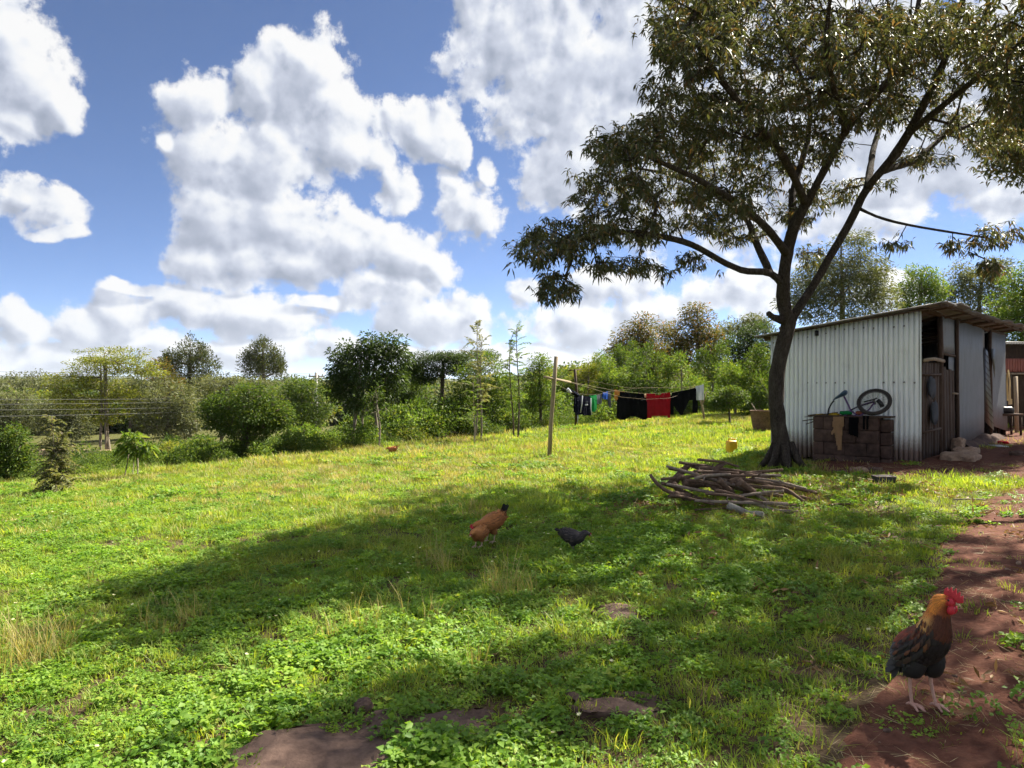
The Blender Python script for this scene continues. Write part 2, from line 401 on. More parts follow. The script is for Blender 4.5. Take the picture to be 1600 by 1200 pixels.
# ------------------------------------------------------------------ rocks
M['rock'] = rough_mat('brown_rock', [(0.28, (0.05, 0.030, 0.025)), (0.5, (0.105, 0.066, 0.052)), (0.75, (0.19, 0.125, 0.095))], 4.0, 0.9, 0.8, 0.02, spec=0.2)
M['pale_rock'] = rough_mat('pale_rock', [(0.28, (0.16, 0.09, 0.06)), (0.5, (0.30, 0.20, 0.14)), (0.75, (0.42, 0.31, 0.22))], 5.0, 0.9, 0.8, 0.02, spec=0.2)
def rock_mesh(rx, ry, rz, seed, flat=0.5, n=34, m=18, power=3.0):
    g = np.random.default_rng(seed); th = np.linspace(0, 2 * np.pi, n, endpoint=False); ph = np.linspace(-np.pi / 2, np.pi / 2, m)
    T, Pp = np.meshgrid(th, ph); c = np.cos(Pp); d = np.stack([np.cos(T) * c, np.sin(T) * c, np.sin(Pp)], -1)
    e = 2 / power; s = np.sign(d) * np.abs(d) ** e; s /= np.maximum(1e-6, np.abs(s).max(-1, keepdims=True)) ** .3
    ph_ = g.random(6) * 6.28
    k = 1 + .13 * np.sin(T * 2 + ph_[0]) + .08 * np.sin(T * 3 + ph_[1] + Pp * 2) + .05 * np.sin(T * 7 + ph_[2] + Pp * 5) + .03 * g.normal(size=T.shape) * np.cos(Pp) + .05 * np.sin(T * 11 + ph_[5]) * np.cos(Pp) ** 2
    k[0] = k[0].mean(); k[-1] = k[-1].mean()
    V = s * k[..., None] * np.array([rx, ry, rz]); V[..., 2] = np.minimum(V[..., 2], rz * (flat + .13 * np.sin(V[..., 0] / rx * 4 + ph_[3]) + .10 * np.sin(V[..., 1] / ry * 5 + ph_[4] + V[..., 0] / rx * 3) + .05 * g.normal(size=T.shape) * np.cos(Pp)))
    V = V.reshape(-1, 3); i = np.arange(m - 1)[:, None] * n + np.arange(n)[None]; j = np.arange(m - 1)[:, None] * n + (np.arange(n)[None] + 1) % n
    return mesh_from('rock', V, [np.stack([i, j, j + n, i + n], -1).reshape(-1, 4)], smooth=True)
def rock(name, label, cat, loc, rx, ry, rz, seed, rz_rot=0.0, mat='rock', flat=.6, group=None, power=3.0):
    me = rock_mesh(rx, ry, rz, seed, flat, power=power); me.materials.append(M[mat]); o = bpy.data.objects.new(name, me); C.objects.link(o)
    o.location = tuple(float(q) for q in loc); o.rotation_euler = (0, 0, rz_rot); return tag(o, label, cat, group)
ROCKS = []
def rocks():
    def slab(px, py, rx, ry, h, lb, seed, rot=0.0, up=.0, mat='rock'):
        g = G(px, py); rock('flat_rock', lb, 'rock', g + np.array([0, 0, up - .012]), rx, ry, h * .75, seed, rot, mat, .35); ROCKS.append((g[0], g[1], rx * .86, ry * .80))
    slab(510, 1192, .42, .32, .11, 'broad flat red-brown rock sunk in the turf at the bottom edge', 3, .35, .022)
    slab(706, 1140, .23, .13, .09, 'flat dark rock half hidden behind the leafy clump', 5, .1, .015)
    slab(962, 1108, .20, .13, .12, 'flat brown rock in the shaded grass near the bottom', 12, -.1, .014)
    slab(966, 958, .19, .16, .08, 'small bare brown rock in the middle of the lawn', 15, .2, .0)
    g = G(568, 1116); rock('stone', 'small loose grey-brown stone beside the flat rock', 'stone', g + np.array([0, 0, .03]), .047, .036, .045, 21, .4, flat=.8); ROCKS.append((g[0], g[1], .06, .05))
rocks()

# ------------------------------------------------------------------ trees
class Skel:
    def __init__(s): s.p = []; s.par = []; s.rmin = []; s.att = []
    def path(s, pts, radii=None, parent=-1, step=0.16):
        pts = np.asarray(pts, float); m = len(pts)
        seg = np.linalg.norm(np.diff(pts, axis=0), axis=1); L = np.concatenate([[0], np.cumsum(seg)])
        n = max(2, int(L[-1] / step) + 1); t = np.linspace(0, L[-1], n)
        # smooth the polyline a little
        Q = np.stack([np.interp(t, L, pts[:, k]) for k in range(3)], -1)
        for _ in range(2):
            Q[1:-1] = 0.25 * Q[:-2] + 0.5 * Q[1:-1] + 0.25 * Q[2:]
        rr = np.interp(t, L, radii) if radii is not None else np.zeros(n)
        ids = []; st = 0
        if parent >= 0: st = 1
        for k in range(st, n):
            s.p.append(Q[k]); s.par.append(parent); s.rmin.append(rr[k]); parent = len(s.p) - 1; ids.append(parent)
        return ids
    def near(s, q):
        A = np.array(s.p); return int(np.argmin(((A - q) ** 2).sum(1)))
    def grow(s, att, step=0.18, sag=0.10, out=0.55, root=None):
        att = np.asarray(att, float)
        base = np.array(s.p)
        d = np.sqrt(((att[:, None, :] - base[None, ::2]) ** 2).sum(-1)).min(1)
        cap = len(s.p) + len(att) * 14
        A = np.zeros((cap, 3)); n = len(s.p); A[:n] = base
        ends = []
        for i in np.argsort(d):
            q = att[i]; dif = A[:n] - q
            # prefer to leave from a node that lies lower and inward, so twigs run outward
            cost = np.sqrt((dif ** 2).sum(1)) + 0.35 * np.maximum(0, dif[:, 2])
            k = int(np.argmin(cost)); a = A[k]; L = np.linalg.norm(q - a)
            m = max(1, int(L / step)); par = k
            side = rng.normal(0, 0.07 * L, 3)
            for j in range(1, m + 1):
                f = j / m
                pt = a * (1 - f) + q * f + side * math.sin(f * math.pi) + np.array([0, 0, sag * L * math.sin(f * math.pi)])
                if n >= cap: break
                A[n] = pt; s.p.append(pt); s.par.append(par); s.rmin.append(0.0); par = n; n += 1
            ends.append(par)
        s.att = ends; return ends
    def tubes(s, mb, r0, power=0.45, rmax=9.0, sides=(8, 5, 3), noise=0.06, thick=0.03, thin=0.012):
        n = len(s.p); w = np.zeros(n)
        for e in s.att: w[e] += 1
        for i in range(n - 1, -1, -1):
            if s.par[i] >= 0: w[s.par[i]] += w[i]
        r = np.maximum(r0 * np.maximum(w, 1) ** power, np.array(s.rmin)); r = np.minimum(r, rmax)
        for i in range(n):
            if s.par[i] >= 0 and s.rmin[i] == 0: r[i] = min(r[i], r[s.par[i]] * 0.98)
        kids = [[] for _ in range(n)]
        for i in range(n):
            if s.par[i] >= 0: kids[s.par[i]].append(i)
        P_ = np.array(s.p); stack = [(i, None) for i in range(n) if s.par[i] < 0]
        while stack:
            i, fr = stack.pop(); ch = [i] if fr is None else [fr, i]
            while kids[i]:
                ks = sorted(kids[i], key=lambda q: -r[q] - (1 if s.rmin[q] > 0 else 0)); 
                for q in ks[1:]: stack.append((q, i))
                i = ks[0]; ch.append(i)
            if len(ch) < 2: continue
            rr = r[ch].copy()
            if fr is not None: rr[0] = min(rr[0], rr[1] * 1.25)
            big = rr.max(); sd = sides[0] if big > thick else sides[1] if big > thin else sides[2]
            mb.tube(P_[ch], rr, sd, cap=big > thin, noise=noise if sd > 4 else 0)
        s.r = r
def unit(v): return v / (np.linalg.norm(v, axis=-1, keepdims=True) + 1e-9)
def leaves(pos, dirv, length, width, bend=0.25, fold=0.25, fine=True):
    """lance-shaped leaves: folded along the rib and bending down; returns verts, faces"""
    n = len(pos); dirv = unit(dirv); length = np.broadcast_to(length, (n,))[:, None]; width = np.broadcast_to(width, (n,))[:, None]
    up = np.tile(np.array([[0, 0, 1.0]]), (n, 1)) + rng.normal(0, 0.45, (n, 3))
    side = unit(np.cross(dirv, up)); nor = np.cross(side, dirv)
    down = np.array([[0, 0, -1.0]])
    mid = pos + dirv * length * 0.5
    tip = pos + dirv * length + down * length * bend
    l = mid + side * width * 0.5 + nor * width * fold; r = mid - side * width * 0.5 + nor * width * fold
    if fine:
        V = np.stack([pos, l, mid, r, tip], 1).reshape(-1, 3); b = np.arange(n)[:, None] * 5
        Fs = np.concatenate([b + np.array([[0, 2, 1]]), b + np.array([[0, 3, 2]]), b + np.array([[1, 2, 4]]), b + np.array([[2, 3, 4]])])
        return V, Fs
    V = np.stack([pos, l, tip, r], 1).reshape(-1, 3); b = np.arange(n)[:, None] * 4
    return V, np.concatenate([b + np.array([[0, 2, 1]]), b + np.array([[0, 3, 2]])])
def ball(n):
    v = unit(rng.normal(0, 1, (n, 3))); return v * rng.random((n, 1)) ** (1 / 3)
def pads_to_points(pads, n, shell=0.5):
    """points spread through ellipsoids (px, py, rpx, rpy, depth, depth radius), density by size"""
    w = np.array([p[2] * p[3] for p in pads], float); w = w / w.sum(); out = []
    for p, k in zip(pads, rng.multinomial(n, w)):
        if k == 0: continue
        b = ball(k) if shell <= 0 else unit(rng.normal(0, 1, (k, 3))) * (rng.random((k, 1)) ** (1 / 3 * (1 - shell)) )
        for q in b:
            out.append(P(p[0] + q[0] * p[2], p[1] - q[2] * p[3], p[4] + q[1] * p[5]))
    return np.array(out)
M['bark'] = rough_mat('tree_bark', [(0.3, (0.018, 0.013, 0.010)), (0.55, (0.052, 0.040, 0.032)), (0.8, (0.15, 0.13, 0.11))], 6.0, 0.95, 1.0, 0.07, stretch=(2.4, 2.4, 0.7), spec=0.1)
M['leaf_main'] = leaf_mat('drooping_leaf', (0.048, 0.063, 0.031), (0.088, 0.092, 0.043), 0.27, 0.5, (0.16, 0.098, 0.05), rough=0.5, patch=0.7, spec=0.3)

def main_tree():
    D0 = 11.8
    base = G(1224, 733); D0 = base[1]
    k = lambda px, py, d=0.0: P(px, py, D0 + d)
    s = Skel()
    b0 = base + np.array([0, 0, -0.12])
    tr = s.path([b0, k(1222, 700), k(1213, 640), k(1212, 590), k(1222, 545, .05), k(1232, 505, .05)], [.175, .132, .106, .098, .095, .090])
    f = tr[-1]
    # right limb
    rl = s.path([s.p[f], k(1272, 445, .1), k(1302, 392, .2), k(1330, 345, .2), k(1352, 295, .0), k(1402, 240, -.3), k(1440, 170, -.6), k(1475, 100, -1.0), k(1500, 20, -1.4), k(1520, -70, -1.7)],
                [.078, .062, .058, .054, .05, .075, .062, .05, .04, .03], f)
    # left leader
    ll = s.path([s.p[f], k(1222, 470, -.05), k(1224, 440, -.1), k(1228, 400, -.15), k(1240, 352, -.3), k(1270, 300, -.6), k(1292, 258, -.8), k(1322, 200, -1.0), k(1370, 150, -1.3), k(1420, 80, -1.5), k(1440, -20, -1.6)],
                [.076, .07, .065, .058, .05, .044, .062, .052, .045, .038, .028], f)
    def br(start, pts, r):
        i = s.near(np.array(start)); return s.path([s.p[i]] + pts, r, i)
    br(k(1222, 445, -.1), [k(1204, 422, -.2), k(1165, 426, -.4), k(1130, 410, -.7), k(1080, 380, -1.1), k(1020, 366, -1.5), k(960, 362, -1.9), k(890, 378, -2.3)], [.064, .056, .05, .045, .04, .034, .028, .02])
    br(k(1204, 422, -.2), [k(1182, 382, .3), k(1168, 340, .8), k(1112, 300, 1.2), k(1050, 272, 1.6), k(990, 262, 1.9)], [.065, .056, .048, .04, .032, .022])
    br(k(1228, 395, -.15), [k(1202, 360, -.7), k(1170, 330, -1.3), k(1130, 302, -1.9), k(1075, 272, -2.5), k(1000, 240, -3.0)], [.07, .058, .05, .042, .034, .022])
    br(k(1238, 356, -.3), [k(1238, 300, .3), k(1262, 222, .8), k(1268, 160, 1.2), k(1240, 90, 1.6), k(1200, 10, 1.9)], [.068, .056, .048, .04, .032, .022])
    br(k(1262, 310, -.5), [k(1228, 250, -1.3), k(1180, 190, -2.1), k(1130, 130, -2.7), k(1090, 70, -3.1)], [.05, .044, .036, .028, .02])
    br(k(1338, 330, .1), [k(1370, 340, .0), k(1420, 352, -.3), k(1480, 362, -.5), k(1545, 372, -.8)], [.026, .022, .02, .017, .012])
    br(k(1375, 272, -.15), [k(1430, 252, .6), k(1482, 205, 1.2), k(1545, 188, 1.8), k(1640, 160, 2.2)], [.06, .048, .04, .03, .02])
    br(k(1420, 210, -.45), [k(1480, 160, -1.4), k(1540, 110, -2.2), k(1600, 60, -2.9), k(1680, 40, -3.4)], [.05, .042, .035, .028, .02])
    br(k(1322, 200, -1.0), [k(1300, 130, -2.0), k(1290, 60, -2.8), k(1300, -30, -3.4)], [.045, .038, .03, .02])
    br(k(1350, 298, 0), [k(1365, 230, 1.0), k(1390, 150, 1.9), k(1400, 60, 2.6), k(1380, -30, 3.0)], [.06, .048, .04, .03, .02])
    pads = [(850,388,52,34,-2.4,1.0),(905,365,78,34,-2.0,1.3),(985,352,80,32,-1.4,1.6),(872,448,36,30,-2.5,.7),(952,412,64,18,-1.8,.9),(1010,425,40,12,-1.4,.7),(1078,408,22,14,-.6,.4),
            (962,296,76,44,-1.6,1.8),(1050,300,84,40,.6,2.2),(1130,312,66,34,-1.2,2.2),(1022,222,90,46,-1.5,2.2),(955,232,42,34,-2.6,1.2),(1100,250,80,36,1.5,2.0),
            (1062,152,62,56,-2.0,1.8),(1105,70,84,60,-2.2,2.0),(1180,25,120,60,-.5,2.4),(1155,185,100,60,-1.2,2.4),(1250,120,120,76,0,2.6),(1350,60,140,76,-1,2.8),(1450,45,130,62,-1,2.8),(1555,80,80,80,-1.6,2.4),
            (1250,230,92,50,.2,2.4),(1350,165,84,56,0,2.4),(1182,272,70,30,.8,2.0),(1430,130,90,48,0,2.2),(1500,190,84,34,.9,2.0),(1562,228,52,34,1.2,1.6),(1590,150,50,70,-1.4,2.0),(1445,245,52,22,.8,1.2),
            (1152,365,58,20,.6,1.2),(1235,335,46,26,1.0,1.4),(1290,300,56,26,1.0,1.4),(1372,285,44,18,.9,1.0),(1262,400,26,18,1.2,.6),(1090,345,50,22,1.0,1.2),
            (1500,385,36,14,-.5,.5),(1562,368,42,24,-.8,.6),(1542,418,26,20,-.8,.4),(1405,382,24,9,-.3,.3),
            (1058,50,46,50,-2.0,1.6),(1095,-15,80,36,-1.6,1.8),(1200,-30,110,40,-.4,2.0),(1350,-40,110,40,-.6,2.0)]
    pads = [(a, b, c * 1.04, d * (.92 if a < 1190 else .78), D0 + e, g) for (a, b, c, d, e, g) in pads]
    att = pads_to_points(pads, 3900, shell=0.1)
    ends = s.grow(att, step=0.2, sag=0.06)
    mb = MB(); s.tubes(mb, 0.0030, 0.445, sides=(14, 6, 3), noise=.085)
    # buttress roots and the old stub of a cut limb
    for a in np.linspace(0.3, 6.3, 8)[:-1]:
        e = base + np.array([math.cos(a) * .46, math.sin(a) * .40, 0]); e[2] = gz(e[0], e[1]) - 0.05
        mb.tube([base + np.array([math.cos(a) * .12, math.sin(a) * .1, .42]), base + np.array([math.cos(a) * .24, math.sin(a) * .22, .17]), e], [.065, .062, .025], 7, noise=.12)
    mb.tube([k(1222, 500, 0), k(1208, 496, -.12), k(1200, 489, -.16)], [.07, .05, .045], 7, noise=.15)
    root = thing('tree', 'large spreading tree with dark drooping leaves beside the iron shed', 'tree', base)
    mb.build('trunk', M['bark'], root, smooth=True, origin=None)
    # whorls of long drooping leaves at the twig ends and along the last bit of twig
    tips = np.array([s.p[e] for e in ends]); prev = np.array([s.p[s.par[e]] for e in ends]); d = unit(tips - prev)
    h_ = rng.random(len(tips)) < .6
    C_ = [tips, tips - d * 0.10 + rng.normal(0, .03, tips.shape), (tips + rng.normal(0, .12, tips.shape) * np.array([1, 1, .6]))[h_]]
    Dv = [d, d, unit(d + rng.normal(0, .6, d.shape))[h_]]
    ctr = np.concatenate(C_); dd = np.concatenate(Dv)
    nl = 8; pos = np.repeat(ctr, nl, 0) + rng.normal(0, .018, (len(ctr) * nl, 3)); dr = np.repeat(dd, nl, 0)
    rad = rng.normal(0, 1, pos.shape); rad[:, 2] *= 0.5
    dirs = unit(dr * 0.5 + unit(rad) * 1.0 + np.array([0, 0, -0.55]))
    V, Fs = leaves(pos, dirs, rng.uniform(.05, .155, len(pos)), rng.uniform(.018, .034, len(pos)), bend=0.22, fold=0.22)
    me = mesh_from('crown', V, [Fs], [M['leaf_main']]); o = bpy.data.objects.new('crown', me); C.objects.link(o); o.parent = root
    for ch in root.children: ch.matrix_parent_inverse = Matrix.Translation(-Vector(root.location))
    return root

def side_tree():
    """the neighbouring tree that stands right of the view and shades the path; its boughs reach in at the top right"""
    b = np.array([9.6, 8.6, gz(9.6, 8.6) - .1]); s = Skel()
    tr = s.path([b, b + [-.15, .05, 1.6], b + [-.35, -.05, 3.1]], [.26, .2, .16]); f = tr[-1]
    for pts in (([8.2, 8.4, 4.6], [7.0, 8.2, 5.6], [5.6, 7.6, 6.3], [4.5, 7.2, 6.5]), ([8.8, 7.6, 4.8], [8.0, 7.0, 6.0], [6.6, 6.9, 6.6]), ([9.4, 9.6, 5.0], [9.0, 10.6, 6.2], [8.6, 11.4, 6.8]), ([10.2, 8.2, 5.0], [10.8, 7.8, 6.4])):
        s.path([s.p[f]] + [np.array(q) for q in pts], np.linspace(.11, .03, len(pts) + 1), f)
    c = np.array([(4.5,7.2,6.4),(5.4,7.6,6.5),(6.4,7.3,6.6),(6.4,8.3,6.4),(7.4,8.2,6.5),(7.5,9.2,6.4),(8.4,9.6,6.5),(8.6,10.8,6.7),(8.0,7.2,6.4),(9.2,8.2,7.0),(10.4,8.4,6.8),(7.2,6.8,6.9)])
    rr = np.array([(.7,.55,.4),(.8,.6,.45),(.8,.6,.45),(.8,.7,.45),(.9,.7,.5),(.8,.7,.45),(.9,.7,.5),(.8,.8,.4),(.8,.6,.4),(1,.9,.5),(.9,.9,.5),(.8,.5,.4)])
    k = rng.integers(0, len(c), 760); ends = s.grow(c[k] + ball(760) * rr[k], step=.2, sag=.05)
    mb = MB(); s.tubes(mb, .0042, .46, sides=(9, 6, 3))
    root = thing('tree', 'neighbouring tree whose boughs reach in at the top right corner', 'tree', b); inv = Matrix.Translation(-Vector(root.location))
    o = mb.build('trunk', M['bark'], root, smooth=True); o.matrix_parent_inverse = inv
    tips = np.array([s.p[e] for e in ends]); d = unit(tips - np.array([s.p[s.par[e]] for e in ends]))
    ctr = np.concatenate([tips, tips + rng.normal(0, .15, tips.shape)]); dd = np.concatenate([d, d]); nl = 9
    pos = np.repeat(ctr, nl, 0) + rng.normal(0, .02, (len(ctr) * nl, 3)); rad = rng.normal(0, 1, pos.shape); rad[:, 2] *= .5
    V, Fs = leaves(pos, unit(np.repeat(dd, nl, 0) * .5 + unit(rad) + np.array([0, 0, -.55])), rng.uniform(.11, .21, len(pos)), rng.uniform(.03, .046, len(pos)), bend=.22, fold=.22)
    o = bpy.data.objects.new('crown', mesh_from('crown', V, [Fs], [M['leaf_main']])); C.objects.link(o); o.parent = root; o.matrix_parent_inverse = inv
def shade_tree():
    """tall tree right of the yard, its crown just behind the main crown's right edge"""
    b = np.array([15.8, 18.2, gz(15.8, 18.2) - .1]); s = Skel(); tr = s.path([b, b + [-.2, 0, 3.0], b + [-.6, -.2, 5.6]], [.24, .18, .13]); f = tr[-1]
    for pts in (([14.4, 17.6, 7.0], [13.4, 17.2, 8.2]), ([15.6, 18.0, 7.4], [15.2, 18.4, 9.0]), ([14.6, 16.8, 6.8], [13.9, 15.8, 7.8])): s.path([s.p[f]] + [np.array(q) for q in pts], np.linspace(.09, .03, 3), f)
    c = np.array([(13.6,17.2,8.2),(14.6,17.8,8.7),(15.4,18.2,8.2),(14.0,16.2,7.7),(13.0,17.8,7.5),(15.0,16.8,7.6),(14.6,18.6,7.4),(12.7,16.9,8.0),(12.5,16.0,8.0),(13.3,16.4,8.7),(12.0,16.6,7.6)]); k = rng.integers(0, len(c), 760)
    ends = s.grow(c[k] + ball(760) * np.array([1.1, 1.1, .75]), step=.25, sag=.05); mb = MB(); s.tubes(mb, .006, .45, sides=(8, 5, 3))
    root = thing('tree', 'tall tree beyond the yard at the right edge, behind the main crown', 'tree', b); inv = Matrix.Translation(-Vector(root.location))
    o = mb.build('trunk', M['bark'], root, smooth=True); o.matrix_parent_inverse = inv
    tips = np.array([s.p[e] for e in ends]); ctr = np.repeat(tips, 40, 0); off = ball(len(ctr)) * .34
    V, Fs = leaves(ctr + off, off + rng.normal(0, .3, ctr.shape), rng.uniform(.10, .18, len(ctr)), rng.uniform(.04, .07, len(ctr)), fine=False)
    o = bpy.data.objects.new('crown', mesh_from('crown', V, [Fs], [M['leaf_main']])); C.objects.link(o); o.parent = root; o.matrix_parent_inverse = inv
main_tree(); side_tree(); shade_tree()

# ------------------------------------------------------------------ the iron shed
def iron_mat(name, base, rust=0.35, rough=0.42, metal=0.25, mud=0.5, zmud=0.55, streak=0.5):
    t = NT(name); co = world_co(t); sp = t.n('ShaderNodeSeparateXYZ'); t.l(co, sp.inputs[0])
    mp = t.n('ShaderNodeMapping'); mp.inputs['Scale'].default_value = (9, 9, .7); t.l(co, mp.inputs[0])
    st = t.noise(mp.outputs[0], 1.6, 5, .65); f = t.noise(co, 3.2, 6, .7); g = t.noise(co, 26, 4, .7)
    c = t.mix(t.math('MULTIPLY', t.ramp(st, [(.45, (0, 0, 0)), (.75, (1, 1, 1))]), streak), base, tuple(q * .62 for q in base))
    c = t.mix(t.math('MULTIPLY', t.ramp(f, [(.55, (0, 0, 0)), (.78, (1, 1, 1))]), rust), c, (.09, .05, .034))
    # splashed red mud near the foot of the sheets
    zz = t.math('ADD', sp.outputs[2], t.math('MULTIPLY', g, -.25))
    mr = t.n('ShaderNodeMapRange'); t.l(zz, mr.inputs[0]); mr.inputs[1].default_value = zmud; mr.inputs[2].default_value = zmud - .3; mr.inputs[3].default_value = 0; mr.inputs[4].default_value = mud
    c = t.mix(mr.outputs[0], c, (.20, .10, .068))
    ro = t.math('ADD', rough, t.math('MULTIPLY', f, .25))
    return t.out(t.bsdf(c, ro, t.bump(g, .12, .004), metal, .5))
M['iron'] = iron_mat('white_corrugated_iron', (.84, .87, .86), .16, .42, .05, .85, .66, .5)
M['iron_grey'] = iron_mat('grey_iron_sheet', (.175, .19, .21), .25, .5, .15, .6, .55)
M['iron_roof'] = iron_mat('weathered_roof_iron', (.20, .19, .185), .6, .55, .1, 0.0, .1)
M['iron_red'] = iron_mat('faded_red_iron', (.36, .13, .10), .4, .55, .1, .2, .3)
M['timber'] = rough_mat('old_timber', [(.3, (.028, .018, .013)), (.55, (.065, .040, .028)), (.8, (.13, .085, .06))], 4, .9, .6, .01, stretch=(4, 4, .5))
M['pale_timber'] = rough_mat('pale_timber', [(.3, (.17, .13, .09)), (.55, (.30, .24, .17)), (.8, (.42, .35, .26))], 5, .85, .5, .008, stretch=(5, 5, .5))
M['black'] = rough_mat('black_plastic', [(.3, (.010, .010, .012)), (.7, (.022, .022, .024))], 12, .45, .1, .002, spec=.4)
M['mud'] = rough_mat('mud_block', [(.28, (.022, .015, .013)), (.5, (.060, .037, .031)), (.75, (.14, .088, .07))], 2.2, .95, .9, .02, spec=.15, world=True)

SA = G(1440, 722); SZ = SA[2] - .02
ul = np.array([-.783, .622]); ur = np.array([.681, .732]); nl = np.array([-.622, -.783]); nr = np.array([.732, -.681])
LW, RW = 2.42, 7.8
def SL(s, z, off=0.0):   # on the left wall: s metres from the corner, off metres in front of it
    q = SA[:2] + ul * s + nl * off; return np.array([q[0], q[1], z])
def SR(s, z, off=0.0):
    q = SA[:2] + ur * s + nr * off; return np.array([q[0], q[1], z])
def WL(px, py, off=0.0):  # the point of a plane parallel to the left wall that is seen at (px, py)
    a = (px - 800) / 1110; o = SA[:2] + nl * off
    d = (o @ nl) / (nl[0] * a + nl[1]); return P(px, py, d)
def corr(name, f, s0, s1, zb, zt, mat, parent, pitch=.076, amp=.0115, off=.0, rows=5, jit=.004, n=12):
    """corrugated sheet: f(s, z, off) places it; zt may differ at the two ends"""
    k = max(6, int((s1 - s0) / pitch * n)); S = np.linspace(s0, s1, k); V = []
    zt0, zt1 = zt if isinstance(zt, tuple) else (zt, zt); zb0, zb1 = zb if isinstance(zb, tuple) else (zb, zb)
    ph = rng.random() * 6.28; warp = rng.normal(0, jit, 3)
    for i in range(rows):
        for s in S:
            u = (s - s0) / (s1 - s0); v = i / (rows - 1); lo = zb0 + (zb1 - zb0) * u; hi = zt0 + (zt1 - zt0) * u
            fr = (s / pitch) % 1.0; wv = .6 + .4 * math.cos((fr - .5) * 2 * math.pi + math.pi) - 3.0 * math.exp(-((fr - .5) / .115) ** 2)
            V.append(f(s, lo + (hi - lo) * v, off + amp * wv + warp[0] * math.sin(v * 3 + ph) + warp[1] * math.sin(u * 3 + ph * 2)))
    I = np.arange(rows * k).reshape(rows, k)
    Fq = np.stack([I[:-1, :-1], I[:-1, 1:], I[1:, 1:], I[1:, :-1]], -1).reshape(-1, 4)
    V = np.array(V); back = V.copy()
    me = mesh_from(name, V, [Fq], [mat], smooth=True); o = bpy.data.objects.new(name, me); C.objects.link(o)
    o.parent = parent
    md = o.modifiers.new('gauge', 'SOLIDIFY'); md.thickness = .0015
    return o
def local(root):
    inv = Matrix.Translation(-Vector(root.location))
    for ch in root.children_recursive:
        if ch.parent == root: ch.matrix_parent_inverse = inv
def shed():
    root = thing('shed', 'small iron shed with white corrugated front and lean-to roof', 'shed', SA)
    slope = (2.84 - 2.50) / LW
    top = lambda s: 2.81 - slope * s
    # front (left) wall: four overlapping sheets
    w = LW / 4
    for i in range(4):
        a, b = i * w - (.03 if i else 0), (i + 1) * w
        corr('iron_sheet', SL, a, b, (SZ - .02 + rng.uniform(-.02, .03), SZ + rng.uniform(-.02, .02)), (top(a), top(b)), M['iron'], root, off=.011 * (i % 2), jit=.009)
    # nails with washers in two rows
    for z in (1.62, 2.55):
        for s in np.arange(.1, LW, .152):
            if z > top(s) - .06: z_ = top(s) - .12
            else: z_ = z
            if rng.random() < .2: continue
            m = MB(); m.tube([SL(s, z_ + rng.normal(0, .008), .006), SL(s, z_, .026)], [.015, .009], 8); m.build('nail', M['iron_roof'], root)
    # right wall
    corr('iron_sheet', SR, 2.42, 5.0, (SZ + .03, SZ + .12), 2.80, M['iron_grey'], root, pitch=.125, amp=.004, off=.02, jit=.015)
    corr('iron_sheet', SR, 1.42, 2.46, 2.16, 2.80, M['iron_grey'], root, pitch=.076, amp=.006, off=.0)
    corr('iron_sheet', SR, 1.95, 2.42, (1.2, 1.0), 2.18, M['iron_grey'], root, pitch=.076, amp=.005, off=-.01)
    corr('iron_sheet', SR, 5.95, RW, (SZ + .35, SZ + .15), 2.78, M['iron_grey'], root, pitch=.15, amp=.006, off=.03, jit=.02)
    corr('iron_sheet', SR, 5.0, 5.3, 2.0, 2.78, M['iron_roof'], root, pitch=.076, amp=.006, off=-.01)
    # hidden sides close the box
    B = lambda s, z, off=0.0: np.array([*(SA[:2] + ul * LW + ur * s - nl * 0 + np.array([ul[0], ul[1]]) * off), z])
    corr('iron_sheet', B, 0, RW, SZ - .1, 2.535, M['iron'], root, n=4)
    E = lambda s, z, off=0.0: np.array([*(SA[:2] + ur * RW + ul * s + ur * off), z])
    corr('iron_sheet', E, 0, LW, SZ - .1, (2.85, 2.53), M['iron_grey'], root, n=4)
    # posts and rails
    def pole(a, b, r, nm='post', mat='timber', n=7): m = MB(); m.tube(np.linspace(a, b, 5) + rng.normal(0, .004, (5, 3)), r, n, noise=.08); return m.build(nm, M[mat], root, smooth=True)
    pole(SR(.06, SZ - .1, -.06), SR(.06, 2.8, -.06), .045); pole(SR(1.38, SZ, -.03), SR(1.38, 2.8, -.03), .05); pole(SR(2.40, SZ, .05), SR(2.40, 2.8, .03), .035); pole(SR(5.05, SZ, -.05), SR(5.05, 2.8, -.05), .05, mat='pale_timber')
    pole(SR(5.98, SZ, .0), SR(5.9, 2.8, .0), .04); pole(SR(RW, SZ, -.02), SR(RW, 2.8, -.02), .045)
    pole(SR(.0, 2.83, -.03), SR(RW + .3, 2.80, -.03), .045, 'rail'); pole(SL(-.1, 2.80, -.06), SL(LW + .15, 2.44, -.06), .045, 'rail')
    pole(SR(1.4, 2.13, .0), SR(2.5, 2.13, .0), .025, 'rail')
    # door: two leaves of old boards
    door = bpy.data.objects.new('door', None); C.objects.link(door); door.parent = root
    def boards(s0, s1, z0, z1, n, off, tilt=0.0):
        wv = (s1 - s0) / n
        for i in range(n):
            m = MB(); a = s0 + i * wv + .006; b = a + wv - .012; t_ = z1 + rng.normal(0, .02); o_ = off + rng.normal(0, .004)
            q = [SR(a, z0, o_), SR(b, z0, o_), SR(b, t_, o_ + tilt), SR(a, t_, o_ + tilt)]; r_ = [SR(a, z0, o_ - .025), SR(b, z0, o_ - .025), SR(b, t_, o_ + tilt - .025), SR(a, t_, o_ + tilt - .025)]
            m.add(np.array(q + r_), np.array([(0,1,2,3),(7,6,5,4),(4,5,1,0),(5,6,2,1),(6,7,3,2),(7,4,0,3)])); ob = m.build('plank', M['timber'], door)
